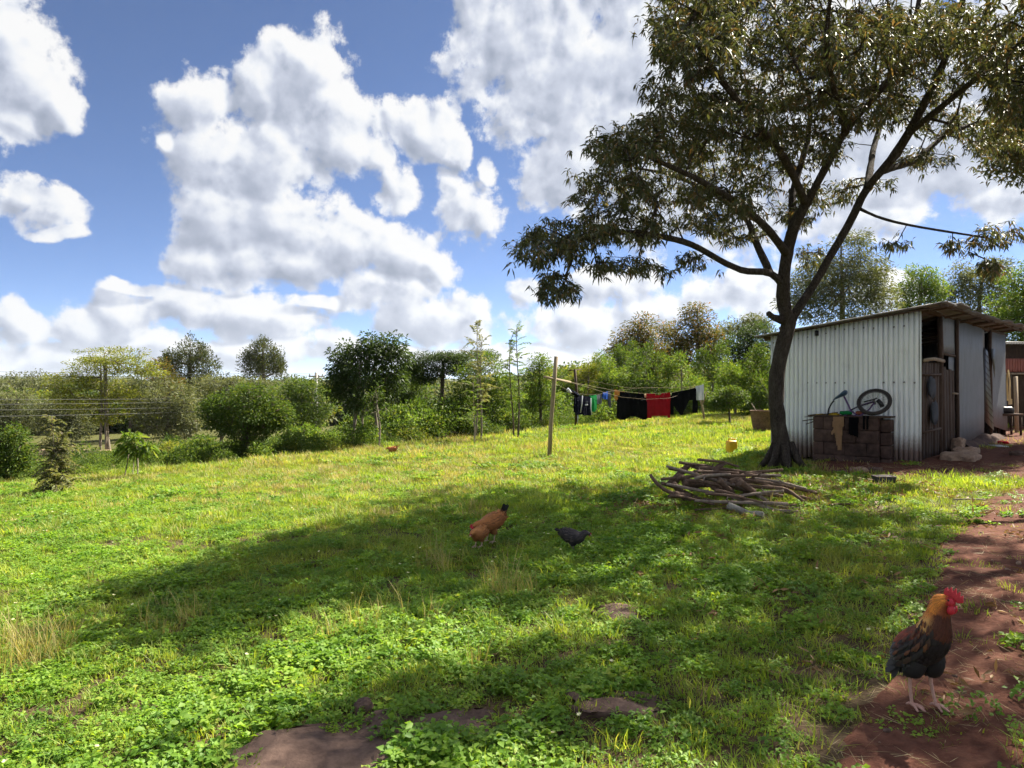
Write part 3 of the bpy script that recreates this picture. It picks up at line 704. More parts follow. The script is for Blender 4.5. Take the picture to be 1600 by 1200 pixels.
    boards(.12, 1.30, SZ + .05, 1.98, 6, -.02); boards(1.42, 2.34, SZ + .05, 1.86, 4, .03, -.02)
    for z in (.8, 1.75):
        m = MB(); m.tube([SR(.14, z, .0), SR(1.28, z + .02, .0)], .022, 5); m.build('ledge', M['timber'], door)
    m = MB(); m.tube([SR(.05, 1.99, .03), SR(.7, 2.03, .02), SR(1.36, 2.0, .03)], .03, 6, noise=.2); m.build('ledge', M['pale_timber'], door)
    m = MB(); m.tube([SR(2.05, 1.43, .04), SR(2.3, 1.42, .07)], .018, 6); m.build('latch', M['pale_timber'], door)
    # netting over the gap: a black mesh of crossing threads on a dark backing
    m = MB(); q = [SR(5.06, SZ + .5, .035), SR(6.0, SZ + .25, .06), SR(5.5, 2.3, .03), SR(5.12, 2.4, .02)]
    m.add(np.array(q), np.array([(0, 1, 2, 3)])); o = m.build('sacking', M['black'], root); o.modifiers.new('gauge', 'SOLIDIFY').thickness = .004
    for i in range(1, 12):
        f = i / 12; a = q[0] * (1 - f) + q[3] * f; b = q[1] * (1 - f) + q[2] * f; m = MB(); m.tube([a + [nr[0]*.012, nr[1]*.012, 0], b + [nr[0]*.012, nr[1]*.012, 0]], .006, 4); m.build('batten', M['timber'], root)
    m = MB(); m.add(np.array([SR(5.7, 2.38, .05), SR(6.35, 2.40, .05), SR(6.05, 1.75, .06)]), [(0, 1, 2)]); o = m.build('sacking', M['black'], root); o.modifiers.new('gauge', 'SOLIDIFY').thickness = .004
    # earthen plinth along the wall
    m = MB(); S = np.linspace(2.3, 6.1, 20); prof = [(0, .34), (.12, .33), (.24, .22), (.36, .03), (.38, -.1)]; V = []
    for s in S:
        for (o_, z_) in prof: V.append(SR(s, SZ - .05 + z_ * (.75 + .12 * math.sin(s * 3)) , o_ + .03 * math.sin(s * 5 + z_ * 9)))
    I = np.arange(len(V)).reshape(20, 5); m.add(np.array(V), np.stack([I[:-1, :-1], I[1:, :-1], I[1:, 1:], I[:-1, 1:]], -1).reshape(-1, 4)); m.build('plinth', M['mud'], root, smooth=True)
    # roof: separate sheets laid side by side, with some sag and lift
    def RF(s, t, off=0.0):   # s along the right wall, t down the slope
        q = SA[:2] + ur * s + ul * t; sag = -.035 * math.sin(np.clip(s / RW, 0, 1) * math.pi * 1.5) ; return np.array([q[0], q[1], 2.885 - slope * t + sag + off])
    edges = np.linspace(-.20, RW + .45, 12)
    for i in range(11):
        a, b = edges[i], edges[i + 1] + .06; lift = rng.normal(0, .012) + (.012 if i % 2 else 0); ta = -.40 + rng.uniform(-.05, .05); tb = LW + .26 + rng.uniform(-.04, .04)
        corr('roof_sheet', lambda s, t, off: RF(s, t, off), a, b, ta, tb, M['iron_roof'], root, off=lift, rows=4, n=6, amp=.010)
    pole(SL(-.40, 2.84, .16), SL(LW + .2, 2.46, .16), .014, 'rafter'); pole(RF(-.2, -.30, -.06), RF(RW + .4, -.30, -.06), .03, 'rafter')
    for s in np.arange(.4, RW, 1.2): pole(RF(s, -.36, -.055), RF(s, LW + .1, -.055), .03, 'rafter')
    pole(SL(1.93, 2.66, .30), SL(2.2, 2.60, .20), .035, 'rafter', 'pale_timber')
    m = MB(); m.box(SL(1.62, 2.50, .03), (.05, .05, .09)); m.build('bracket', M['black'], root)
    local(root)
shed()
def far_hut():
    b = P(1640, 690, 20.0); b[2] = gz(b[0], b[1])
    root = thing('hut', 'dark low hut with a faded red panel behind the shed', 'hut', b)
    x0 = P(1566, 600, 20.0)[0]; x1 = x0 + 3.2; z0 = b[2] - .2
    def bx(nm, c, s, mat): m = MB(); m.box(c, s); return m.build(nm, M[mat], root)
    bx('wall', ((x0 + x1) / 2, 20.2, z0 + 1.3), (x1 - x0, .12, 2.6), 'timber')
    bx('wall', (x0 + .06, 21.3, z0 + 1.25), (.12, 2.1, 2.5), 'timber')
    F_ = lambda s, z, off=0.0: np.array([x0 + s, 20.10 - off, z])
    for i in range(4): corr('iron_sheet', F_, i * .8 + .03, i * .8 + .82, 1.93, 2.32 + .02 * i, M['iron_red'] if i != 1 else M['iron_grey'], root, off=.02 + .004 * (i % 2))
    bx('ledge', ((x0 + x1) / 2, 20.05, 1.89), (x1 - x0, .10, .05), 'pale_timber')
    T = lambda s, t, off=0.0: np.array([x0 - .15 + s, 19.75 + t, 2.72 + .08 * t + off])
    for i in range(4): corr('roof_sheet', T, i * .85, i * .85 + .9, 0, 2.2, M['iron_roof'], root, rows=3, off=.01 * (i % 2))
    local(root)
far_hut()

def yard_things():
    # stepping stones at the door
    for (s, off, rx, ry, rz, sd, lb) in ((.95, .38, .60, .24, .13, 31, 'big flat doorstep stone lying before the shed door'), (1.75, .28, .28, .18, .16, 33, 'smaller step stone at the right end of the doorstep'), (2.05, .12, .14, .10, .12, 35, 'small pale stone resting against the door post')):
        p = SR(s, SZ + (.03 if sd < 35 else .2), off); rock('step_stone', lb, 'stone', p, rx, ry, rz, sd, math.atan2(ur[1], ur[0]), 'pale_rock', .75)
    for (px, py, r, sd, lb, mt) in ((1342, 738, .13, 41, 'orange-brown stone lying before the block stand', 'pale_rock'), (1368, 737, .10, 43, 'small red stone beside the orange-brown one', 'rock'), (1310, 741, .09, 45, 'flat brown stone at the foot of the block stand', 'rock'), (1592, 712, .14, 47, 'dark round stone in the yard at the right edge', 'rock')):
        g = G(px, py); rock('stone', lb, 'stone', g + np.array([0, 0, .02]), r, r * .7, r * .55, sd, .3, mt, .7)
    # black tray standing on the grass
    g = G(1381, 757); m = MB(); m.box(g + np.array([0, 0, .055]), (.235, .17, .11), taper=1.04); t = thing('plastic_crate', 'small black box on the grass before the shed', 'box', g)
    o = m.build('body', M['black'], t); md = o.modifiers.new('b', 'BEVEL'); md.width = .008; md.segments = 2
    m = MB()
    for (c, s) in (((0, -.088, .112), (.25, .012, .012)), ((0, .088, .112), (.25, .012, .012)), ((-.121, 0, .112), (.012, .17, .012)), ((.121, 0, .112), (.012, .17, .012))): m.box(g + np.array(c), s)
    m.build('rim', M['iron_grey'], t); local(t)  # paler grey than the tray: sunlit top edge put into the colour
    # the stand of mud blocks the bicycle lies on
    root = thing('block_stand', 'stand of mud-stained building blocks against the shed wall', 'stand', WL(1328, 735, .45))
    s_of = lambda px: float((WL(px, 660, .45)[:2] - SA[:2]) @ ul)
    sL, sR = s_of(1270), s_of(1372); sRR = s_of(1389)
    zb = SZ - .12; ztop = WL(1328, 652, .45)[2]; hc = (ztop - zb) / 4
    rotz = Matrix.Rotation(math.atan2(ul[1], ul[0]), 3, 'Z')
    for c in range(4):
        n = 3; wv = (sL - sR) / n
        for i in range(n + (c % 2)):
            a = sR + wv * (i - (.5 if c % 2 else 0)); a0 = max(sR, a) + .002; a1 = min(sL, a + wv) - .002
            if a1 - a0 < .06: continue
            m = MB(); q = SL((a0 + a1) / 2, zb + hc * (c + .5), .25 + rng.normal(0, .008)); m.box((0, 0, 0), (a1 - a0, .40, hc - .004)); o = m.build('block', M['mud'], root)
            md = o.modifiers.new('b', 'BEVEL'); md.width = .012; md.segments = 2; o.matrix_parent_inverse = Matrix.Translation(-Vector(root.location))
            o.matrix_basis = Matrix.Translation(Vector(q)) @ Matrix.Rotation(math.atan2(ul[1], ul[0]) + rng.normal(0, .012), 4, 'Z')
    for c in range(4):
        m = MB(); m.box((0, 0, 0), ((sR - sRR) - .01, .30, hc - .012)); o = m.build('block', M['mud'], root); md = o.modifiers.new('b', 'BEVEL'); md.width = .012; md.segments = 2
        o.matrix_parent_inverse = Matrix.Translation(-Vector(root.location)); o.matrix_basis = Matrix.Translation(Vector(SL((sR + sRR) / 2, zb + hc * (c + .5) - .03, .17))) @ Matrix.Rotation(math.atan2(ul[1], ul[0]), 4, 'Z')
    # board on top
    m = MB(); m.box((0, 0, 0), (sL - sRR + .1, .42, .022)); o = m.build('board', M['timber'], root); o.matrix_parent_inverse = Matrix.Translation(-Vector(root.location))
    o.matrix_basis = Matrix.Translation(Vector(SL((sL + sRR) / 2 + .03, ztop + .012, .25))) @ Matrix.Rotation(math.atan2(ul[1], ul[0]), 4, 'Z')
    # sticks lying on it, ends poking out to the left
    for (x0_, y0_, x1_, y1_, r, lb) in ((1254, 657, 1330, 648, .012, 'dark stick poking out left from the block stand'), (1257, 652, 1310, 644, .009, 'thin stick above the others on the block stand'), (1259, 663, 1285, 654, .010, 'short crooked stick end below the others on the block stand')):
        a = WL(x0_, y0_, .42); b = WL(x1_, y1_, .3); m = MB(); m.tube(np.linspace(a, b, 6) + rng.normal(0, .004, (6, 3)), np.linspace(r * .7, r, 6), 6, noise=.1); tag(m.build('stick', M['timber'], None, smooth=True), lb, 'stick')
    # an old bicycle on its side on the stand
    def bmat(nm, c, ro=.45, me=.0): return rough_mat(nm, [(.3, tuple(q * .75 for q in c)), (.7, c)], 9, ro, .1, .002, metal=me, spec=.5)
    M['purple'] = bmat('purple_paint', (.10, .045, .16)); M['rubber'] = bmat('tyre_rubber', (.035, .028, .026), .9); M['blue'] = bmat('blue_vinyl', (.05, .10, .17), .5); M['steel'] = bmat('dull_steel', (.20, .19, .19), .5, .7)
    bk = thing('bicycle', 'old purple bicycle with blue saddle lying on the block stand', 'bicycle', WL(1335, 650, .3))
    hub = WL(1366, 628, .27); axis = np.array([nl[0], nl[1], .75]); axis = axis / np.linalg.norm(axis)
    e1 = np.array([ul[0], ul[1], 0]); e2 = np.cross(axis, e1); e2 /= np.linalg.norm(e2); e1 = np.cross(e2, axis)
    wh = bpy.data.objects.new('wheel', None); C.objects.link(wh); wh.parent = bk; wh.matrix_parent_inverse = Matrix.Translation(-Vector(bk.location))
    ring = lambda r, k=40: np.array([hub + e1 * r * math.cos(a) + e2 * r * math.sin(a) for a in np.linspace(0, 2 * math.pi, k + 1)])
    m = MB(); m.tube(ring(.238), .029, 10, cap=False); m.build('tyre', M['rubber'], wh, smooth=True)
    m = MB(); m.tube(ring(.205), .010, 6, cap=False); m.build('rim', M['steel'], wh, smooth=True)
    m = MB(); m.tube([hub - axis * .05, hub + axis * .05], .022, 8); m.build('hub', M['steel'], wh)
    m = MB()
    for a in np.linspace(0, 2 * math.pi, 21)[:-1]: m.tube([hub + axis * .02 * (-1) ** int(a * 10), hub + e1 * .203 * math.cos(a) + e2 * .203 * math.sin(a)], .0016, 3, cap=False)
    m.build('spokes', M['steel'], wh)
    def tb(nm, pts, r, mat, n=8): m = MB(); m.tube([WL(*q) for q in pts], r, n); o = m.build(nm, M[mat], bk, smooth=True); return o
    bb = (1329, 641, .30)
    tb('frame', [(1319, 620, .28), (1326, 634, .29), bb, (1317, 652, .34)], .016, 'purple'); tb('frame', [bb, (1338, 648, .36), (1327, 654, .44)], .016, 'purple'); tb('frame', [(1325, 655, .42), (1345, 649, .38), (1358, 640, .32), (1366, 629, .30)], .013, 'purple')
    tb('frame', [bb, (1345, 633, .27), (1366, 627, .24)], .011, 'purple'); tb('frame', [bb, (1340, 636, .33), (1356, 631, .33), (1366, 628, .32)], .009, 'black')
    tb('seat_post', [(1326, 634, .29), (1318, 618, .27)], .012, 'steel')
    tb('crank', [(1350, 628, .34), (1366, 624, .35), (1370, 622, .36)], .012, 'black'); tb('chain_guard', [(1371, 625, .25), (1376, 630, .25), (1379, 636, .25)], .035, 'black')
    tb('handlebar', [(1293, 650, .38), (1295, 639, .36), (1299, 631, .34), (1303, 626, .32)], .014, 'black')
    # saddle: broad rear, narrow nose
    st = [(1323, 613, .034, .045), (1320, 614, .05, .07), (1316, 616, .042, .06), (1311, 619, .030, .038), (1306, 622, .021, .024), (1302, 625, .012, .014)]; V = []
    for (px, py, h, wd) in st:
        c = WL(px, py, .27)
        for a in np.linspace(0, 2 * math.pi, 12, endpoint=False): V.append(c + np.array([nl[0], nl[1], .2]) * math.cos(a) * wd * 1.3 + np.array([.15, .0, 1]) * math.sin(a) * h * .95)
    I = np.arange(72).reshape(6, 12); m = MB(); m.add(np.array(V), np.stack([I[:-1], np.roll(I, -1, 1)[:-1], np.roll(I, -1, 1)[1:], I[1:]], -1).reshape(-1, 4)); m.add(np.array(V), [tuple(range(11, -1, -1)), tuple(range(60, 72))]); m.build('saddle', M['blue'], bk, smooth=True)
    for ch in bk.children: ch.matrix_parent_inverse = Matrix.Translation(-Vector(bk.location))
yard_things()

# ------------------------------------------------------------------ background trees
LM = {}
LM['yellow_green'] = leaf_mat('acacia_leaf', (0.11, 0.15, 0.022), (0.19, 0.21, 0.035), 0.40, 0.5, (0.24, 0.22, 0.05), patch=0.5)
LM['grey_green'] = leaf_mat('olive_leaf', (0.078, 0.098, 0.046), (0.145, 0.16, 0.082), 0.28, 0.6, (0.20, 0.205, 0.12), patch=0.4)
LM['dark_green'] = leaf_mat('dark_leaf', (0.030, 0.055, 0.018), (0.065, 0.10, 0.028), 0.32, 0.55, patch=0.5, spec=0.25)
LM['mid_green'] = leaf_mat('mid_leaf', (0.042, 0.082, 0.017), (0.085, 0.135, 0.025), 0.36, 0.6, (0.14, 0.17, 0.035), patch=0.6)
LM['bright_green'] = leaf_mat('bright_leaf', (0.065, 0.125, 0.02), (0.125, 0.19, 0.033), 0.38, 0.6, (0.19, 0.22, 0.05), patch=0.6)
LM['cypress'] = leaf_mat('cypress_leaf', (0.045, 0.065, 0.022), (0.095, 0.105, 0.035), 0.25, 0.55, patch=0.5)
LM['brown_tip'] = leaf_mat('rusty_leaf', (0.06, 0.07, 0.018), (0.13, 0.12, 0.03), 0.35, 0.5, (0.27, 0.13, 0.035), patch=0.45)
LM['feather'] = leaf_mat('feathery_leaf', (0.10, 0.125, 0.05), (0.17, 0.18, 0.08), 0.35, 0.45, (0.22, 0.19, 0.10), patch=1.2)
M['pale_bark'] = rough_mat('pale_bark', [(0.3, (0.11, 0.09, 0.065)), (0.7, (0.27, 0.23, 0.18))], 6, 0.95, 0.6, 0.01, stretch=(2, 2, .7))
M['brown_bark'] = rough_mat('brown_bark', [(0.3, (0.05, 0.038, 0.028)), (0.7, (0.14, 0.11, 0.08))], 6, 0.95, 0.6, 0.01, stretch=(2, 2, .7))

def tree(name, label, px, d, pads, leaf, n_att=120, per=40, size=0.12, wid=0.5, spread=0.3, bark='brown_bark', r0=0.006, stems=None,
         cat='tree', group=None, shell=0.3, bend=0.15, updir=0.0, base_py=None, stretch=(1, 1, .75), rd=0.8, limb=0.45, trunk_r=None, sag=0.05):
    """pads: (px, py, rpx, rpy[, depth shift]) ellipsoids of foliage; stems: foot px offsets, one stem each"""
    x = (px - 800) / 1110 * d; base = np.array([x, d, gz(x, d)])
    pp = [(p[0], p[1], p[2], p[3], d + (p[4] if len(p) > 4 else 0), p[2] / 1110 * d * rd) for p in pads]
    att = pads_to_points(pp, n_att, shell)
    ctr = att.mean(0); zlo = np.percentile(att[:, 2], 12)
    s = Skel()
    for so in (stems or [0]):
        b = base + np.array([so / 1110 * d, rng.normal(0, .05), -0.05]); b[2] = gz(b[0], b[1]) - 0.05
        fork = np.array([b[0] * .45 + ctr[0] * .55, b[1] * .5 + ctr[1] * .5, zlo * limb + ctr[2] * (1 - limb)])
        tall = np.array([ctr[0] + so / 1110 * d * .6, ctr[1], att[:, 2].max() * .8 + ctr[2] * .2])
        mid = (b + fork) / 2 + rng.normal(0, .03, 3) * (fork[2] - b[2]) * np.array([1, 1, 0])
        tr_ = trunk_r or 0.018 * (att[:, 2].max() - base[2])
        s.path([b, mid, fork, tall], [tr_, tr_ * .8, tr_ * .6, tr_ * .2], step=max(.12, (tall[2] - b[2]) / 14))
    ends = s.grow(att, step=max(0.15, size * 2.2), sag=sag)
    mb = MB(); s.tubes(mb, r0, 0.45, sides=(7, 4, 3), thick=.04, thin=.02)
    root = thing(name, label, cat, base, group=group)
    inv = Matrix.Translation(-Vector(root.location))
    o = mb.build('trunk', M[bark], root, smooth=True); o.matrix_parent_inverse = inv
    tips = np.array([s.p[e] for e in ends]); prev = np.array([s.p[s.par[e]] for e in ends]); dd = unit(tips - prev)
    c = np.repeat(tips, per, 0); dr = np.repeat(dd, per, 0)
    off = ball(len(c)) * spread * np.array(stretch)
    dirs = unit(off / (spread + 1e-6) * 1.2 + dr * .6 + np.array([0, 0, updir]) + rng.normal(0, .45, c.shape))
    V, Fs = leaves(c + off, dirs, rng.uniform(.65, 1.25, len(c)) * size, rng.uniform(.7, 1.2, len(c)) * size * wid, bend=bend, fold=.2, fine=False)
    me = mesh_from('crown', V, [Fs], [LM[leaf]]); o = bpy.data.objects.new('crown', me); C.objects.link(o); o.parent = root; o.matrix_parent_inverse = inv
    return root
def frond_tree(name, label, px, d, top, nfr, flen, leaf, bark='pale_bark', cat='tree', group=None, stems=(0,), low=0.3, lean=0.0, leaflet=.06, droop=.35, pairs=12):
    """slim sapling: upright stems that carry feather-like fronds"""
    x = (px - 800) / 1110 * d; base = np.array([x, d, gz(x, d)]); h = EYE + (600 - top) / 1110 * d - base[2]
    root = thing(name, label, cat, base, group=group); inv = Matrix.Translation(-Vector(root.location))
    mb = MB(); Lp = []; Ld = []; Ll = []
    for si, so in enumerate(stems):
        hh = h * (1 if si == 0 else rng.uniform(.75, .95)); b = base + np.array([so / 1110 * d, rng.normal(0, .06), -.05])
        top_ = b + np.array([lean + rng.normal(0, .03) * hh, rng.normal(0, .03) * hh, hh * .93])
        t = np.linspace(0, 1, 9)[:, None]; st = b * (1 - t) + top_ * t + np.sin(t * 5 + si) * .012 * hh * np.array([[1, .6, 0]])
        mb.tube(st, np.linspace(.016, .004, 9) * h ** .6 * 1.0, 6, noise=.05)
        for i in range(nfr // len(stems)):
            f = low + (1 - low) * (i + rng.random()) / (nfr / len(stems)); f = min(f, 1.0)
            p0 = np.array([np.interp(f, t[:, 0], st[:, k]) for k in range(3)])
            a = rng.random() * 6.283; el = R(rng.uniform(15, 60) if f < .9 else rng.uniform(40, 80))
            dv = np.array([math.cos(a) * math.cos(el), math.sin(a) * math.cos(el), math.sin(el)])
            L = flen * rng.uniform(.6, 1.1) * (1.15 - .45 * f)
            q = np.linspace(0, 1, 6)[:, None]; ax = p0 + dv * q * L + np.array([0, 0, -1.0]) * q ** 2 * L * droop * rng.uniform(.5, 1.6)
            mb.tube(ax, np.linspace(.006, .0015, 6), 3, cap=False)
            tg = unit(np.gradient(ax, axis=0)); sd = unit(np.cross(tg, np.array([0, 0, 1.0])))
            for u in np.linspace(.15, 1, pairs):
                pt = np.array([np.interp(u, q[:, 0], ax[:, k]) for k in range(3)]); i_ = min(5, int(u * 5))
                for sg in (-1, 1):
                    Lp.append(pt); Ld.append(sd[i_] * sg + tg[i_] * .55 + rng.normal(0, .18, 3)); Ll.append(leaflet * (1.1 - .5 * abs(u - .4)) * rng.uniform(.8, 1.3) * L / flen)
    o = mb.build('trunk', M[bark], root, smooth=True); o.matrix_parent_inverse = inv
    V, Fs = leaves(np.array(Lp), np.array(Ld), np.array(Ll), np.array(Ll) * .32, bend=.25, fine=False)
    me = mesh_from('crown', V, [Fs], [LM[leaf]]); o = bpy.data.objects.new('crown', me); C.objects.link(o); o.parent = root; o.matrix_parent_inverse = inv
    return root

def background():
    GL = 'trees beyond the lawn'
    # --- left: beyond the dip
    tree('acacia_tree', 'broad yellow-green acacia with layered crown behind the power lines', 166, 46,
         [(178,556,58,12),(132,570,42,13),(205,574,34,12),(112,596,36,16),(160,596,44,13),(192,618,36,15),(140,630,40,14),(205,640,26,12),(100,622,26,12),(232,582,18,9),(170,655,30,9)],
         'yellow_green', 260, 62, .16, .42, .55, 'pale_bark', .012, [0, -9, 6], group=GL, stretch=(1.25, 1.25, .36), trunk_r=.06, limb=1.3, rd=.7)
    tree('bush', 'dense leafy bush cut by the left edge of the view', 12, 15.5, [(5,700,32,20),(35,712,24,20),(0,730,36,20),(20,680,18,12)], 'mid_green', 150, 50, .07, .5, .2, cat='bush', trunk_r=.03)
    tree('bush', 'bright low bush just left of the big round bush', 318, 20.5, [(322,698,22,14),(300,706,20,10),(335,708,18,10)], 'bright_green', 80, 45, .09, .5, .2, cat='bush', trunk_r=.025)
    tree('bush', 'yellow-green scrubby bush between the sapling and the big bush', 262, 21, [(262,704,30,9),(240,712,20,8),(285,712,18,8)], 'yellow_green', 80, 40, .08, .4, .2, cat='bush', trunk_r=.02)
    tree('bush', 'leafy bush right behind the big round bush', 470, 22, [(470,682,28,16),(495,690,20,12),(450,694,18,10)], 'bright_green', 100, 45, .09, .5, .22, cat='bush', trunk_r=.025)
    tree('casuarina_tree', 'dark feathery evergreen with spiky top left of the round lone evergreen', 296, 60,
         [(296,558,30,22),(278,578,28,18),(316,572,26,18),(292,538,9,10),(334,588,18,12),(264,562,9,10),(300,600,40,14),(308,545,8,9),(320,553,7,9)], 'cypress', 130, 60, .26, .3, .62, 'brown_bark', .02, group=GL, updir=.9, stretch=(.7, .7, 1.1), trunk_r=.16)
    tree('casuarina_tree', 'rounded dark evergreen standing alone against the sky above the big bush', 412, 62,
         [(412,555,26,20),(395,568,20,18),(430,566,20,18),(412,580,32,14),(414,540,10,10)], 'cypress', 100, 60, .26, .3, .6, 'brown_bark', .02, group=GL, updir=.8, stretch=(.7, .7, 1.1), trunk_r=.16)
    tree('small_evergreen', 'small spiky evergreen peeking between the acacia and the dark evergreens', 262, 56, [(250,580,18,18),(262,600,22,16)], 'brown_tip', 50, 55, .22, .3, .5, group=GL, updir=.6)
    for px, d, pd, lb in ((262, 45, [(262,618,46,22),(240,645,34,26),(290,648,28,28),(262,668,46,20)], 'wide grey-green bushy tree right of the yellow-green acacia'),
                          (345, 52, [(340,602,40,12),(375,612,36,16),(345,630,40,24),(400,606,30,12)], 'grey-green bushy tree behind the big round bush'),
                          (100, 52, [(105,640,34,22),(80,655,30,22),(120,665,30,18)], 'grey-green bushy tree left of the acacia trunk'),
                          (30, 60, [(30,630,40,20),(0,640,30,24),(60,650,30,18),(25,660,40,20)], 'dull green bushy tree at the far left edge'),
                          (200, 58, [(210,610,36,16),(230,630,30,20)], 'grey-green bushy tree hidden behind the acacia crown')):
        tree('bushy_tree', lb, px, d, pd, 'grey_green', 150, 60, .19, .45, .62, 'brown_bark', .014, group=GL, trunk_r=.12)
    tree('green_tree', 'leafy mid-green tree right of the big round bush', 470, 42, [(470,610,34,16),(450,625,30,20),(490,630,30,24),(470,650,40,20)], 'mid_green', 120, 60, .18, .45, .5, group=GL)
    tree('far_tree', 'dull green tree on the far left skyline', 55, 110, [(50,598,40,14),(20,606,40,14),(80,612,30,14)], 'grey_green', 90, 55, .4, .5, 1.3, r0=.03, group=GL)
    # --- the big bush on the lawn
    tree('bush', 'big dense round-topped bush with dark hollow underside at the lawn edge', 386, 18.9,
         [(386,632,60,22),(350,648,36,24),(425,648,34,22),(386,655,56,26),(386,685,34,22),(386,612,40,10),(335,638,18,14),(440,640,18,14),(372,704,26,12)],
         'mid_green', 330, 60, .075, .5, .22, 'brown_bark', .006, [0, -8, 7, 3], cat='bush', rd=.85, limb=.9, trunk_r=.03, shell=.5)
    # --- along the far edge of the lawn
    tree('young_tree', 'young tree with glossy dark leaves on several thin stems', 560, 20.5,
         [(542,552,22,20),(590,546,30,18),(570,585,50,26),(533,596,22,26),(612,538,18,14),(602,594,28,24),(560,622,38,18),(624,565,12,18),(556,540,12,12),(580,532,9,9)], 'dark_green', 230, 36, .13, .38, .26, 'pale_bark', .006, [-12, 6, 32], trunk_r=.03, bend=.3)
    tree('bare_sapling', 'thin pale-stemmed sapling with sparse leaves below the glossy tree', 593, 19.5, [(580,620,14,10),(606,640,16,8),(590,610,10,12),(575,645,10,8)], 'mid_green', 30, 14, .08, .4, .16, 'pale_bark', .005, trunk_r=.022)
    tree('umbrella_acacia', 'dark flat-topped umbrella acacia with bare forked trunk', 688, 24,
         [(676,560,38,9),(652,576,18,10),(712,560,28,8),(748,556,28,8,1),(694,578,30,8),(664,592,18,8),(730,572,18,7)], 'dark_green', 240, 60, .075, .42, .26, 'brown_bark', .006, cat='tree', stretch=(1.2, 1.2, .5), trunk_r=.075, limb=2.6, rd=.6)
    tree('bushy_tree', 'dense green bushy tree filling the gap left of the umbrella acacia', 630, 27, [(630,600,34,26),(610,630,36,24),(650,625,30,26),(640,585,16,14)], 'mid_green', 150, 55, .11, .45, .34)
    tree('bushy_tree', 'light green bushy tree right of the umbrella acacia', 745, 23.5, [(750,600,34,28),(722,636,28,26),(780,612,26,30),(755,648,34,20),(732,578,20,18),(768,572,18,18)], 'bright_green', 190, 50, .095, .4, .28, 'pale_bark', .006, [0, 14])
    frond_tree('feathery_sapling', 'tall feathery sapling with open wispy top above the acacia', 742, 21, 493, 46, .75, 'feather', low=.35, leaflet=.13, stems=(0, 8))
    frond_tree('slim_sapling', 'very slim tall twin-stemmed sapling beside the leaning pole', 809, 20.5, 498, 70, .62, 'bright_green', 'brown_bark', stems=(0, -8), low=.3, leaflet=.11)
    frond_tree('feathery_sapling', 'slender pale sapling standing right before the light green bushy tree', 740, 18.6, 585, 30, .5, 'bright_green', 'pale_bark', low=.3, leaflet=.08)
    tree('small_tree', 'small bright green tree just left of the leaning pole', 845, 25, [(845,570,14,14),(838,590,22,16),(850,615,26,20),(830,625,20,18)], 'bright_green', 110, 45, .10, .4, .26)
    # --- behind the washing
    for px, d, top, lf, lb in ((1000, 40, 490, 'brown_tip', 'tall tree with rusty-brown tips behind the black washing'), (1090, 42, 475, 'brown_tip', 'tallest rusty-tipped tree behind the black trousers')):
        tree('rusty_tree', lb, px, d, [(px,top+18,22,16),(px-16,top+45,30,18),(px+14,top+42,24,20),(px-5,top+72,42,20),(px+26,top+66,20,16),(px-32,top+66,18,16),(px+5,top+100,44,18)], lf, 190, 55, .17, .42, .5, 'brown_bark', .012, trunk_r=.13)
    tree('rusty_tree', 'smaller rusty-tipped tree filling between the two tall ones', 1045, 44, [(1045,520,18,14),(1055,545,26,18),(1030,560,20,18)], 'brown_tip', 80, 55, .17, .42, .45)
    def young(px, d, top, rx, bot, lb, leaf, k=15, **kw):
        """loose young tree: a ragged column of foliage with upright sprays"""
        pads = []
        for q in range(k):
            v = rng.random() ** .8; y = top + 14 + (bot - top - 20) * v; w = rx * (.30 + .85 * math.sin(min(1, v * 1.25 + .12) * math.pi * .62)); a = rng.uniform(-1, 1)
            pads.append((px + a * w * .8, y, rng.uniform(.20, .42) * rx, rng.uniform(7, 13), rng.normal(0, .5)))
        for q in range(5): pads.append((px + rng.uniform(-.75, .75) * rx, top + rng.uniform(0, 24), rng.uniform(4, 7), rng.uniform(9, 15), rng.normal(0, .3)))
        return tree('young_tree', lb, px, d, pads, leaf, 170, 34, .14, .26, .24, 'pale_bark', .005, updir=.35, shell=.1, stretch=(.9, .9, 1.0), trunk_r=.04, group='young trees behind the washing', **kw)
    young(958, 30, 560, 32, 640, 'bright leafy young tree above the left end of the washing', 'bright_green')
    young(1012, 29, 548, 34, 640, 'leafy young tree directly above the red sweater', 'mid_green')
    young(1066, 28, 556, 32, 640, 'bright young tree right above the black trousers', 'bright_green')
    young(1112, 30, 548, 26, 640, 'slender leafy young tree right of the white cloth', 'mid_green')
    young(1150, 27, 566, 30, 640, 'leafy young tree halfway between the washing and the shed', 'bright_green')
    young(1186, 26, 552, 24, 645, 'bright young tree beside the left end of the shed', 'mid_green')
    young(918, 31, 566, 24, 630, 'small yellowish young tree above the navy shirt', 'yellow_green')
    young(985, 34, 540, 30, 620, 'taller young tree rising behind the black coat', 'mid_green')
    young(890, 34, 585, 22, 640, 'low leafy young tree behind the far clothesline post', 'mid_green')
    tree('dark_tree', 'dark evergreen tree just left of the shed roof', 1160, 36, [(1160,545,38,22),(1185,525,26,18),(1140,560,30,20),(1190,560,30,26)], 'dark_green', 150, 55, .15, .42, .42)
    tree('wispy_tree', 'wispy grey-green tree top above the dark evergreen', 1150, 45, [(1150,512,26,12),(1180,505,22,12),(1130,520,16,10)], 'grey_green', 80, 40, .2, .35, .5)
    tree('shrub_tree', 'small round leafy shrub on a thin leaning stem before the shed', 1140, 22.5, [(1130,622,22,14),(1148,618,18,14),(1122,632,14,8)], 'mid_green', 80, 45, .08, .5, .17, 'brown_bark', .005, trunk_r=.025, cat='shrub')
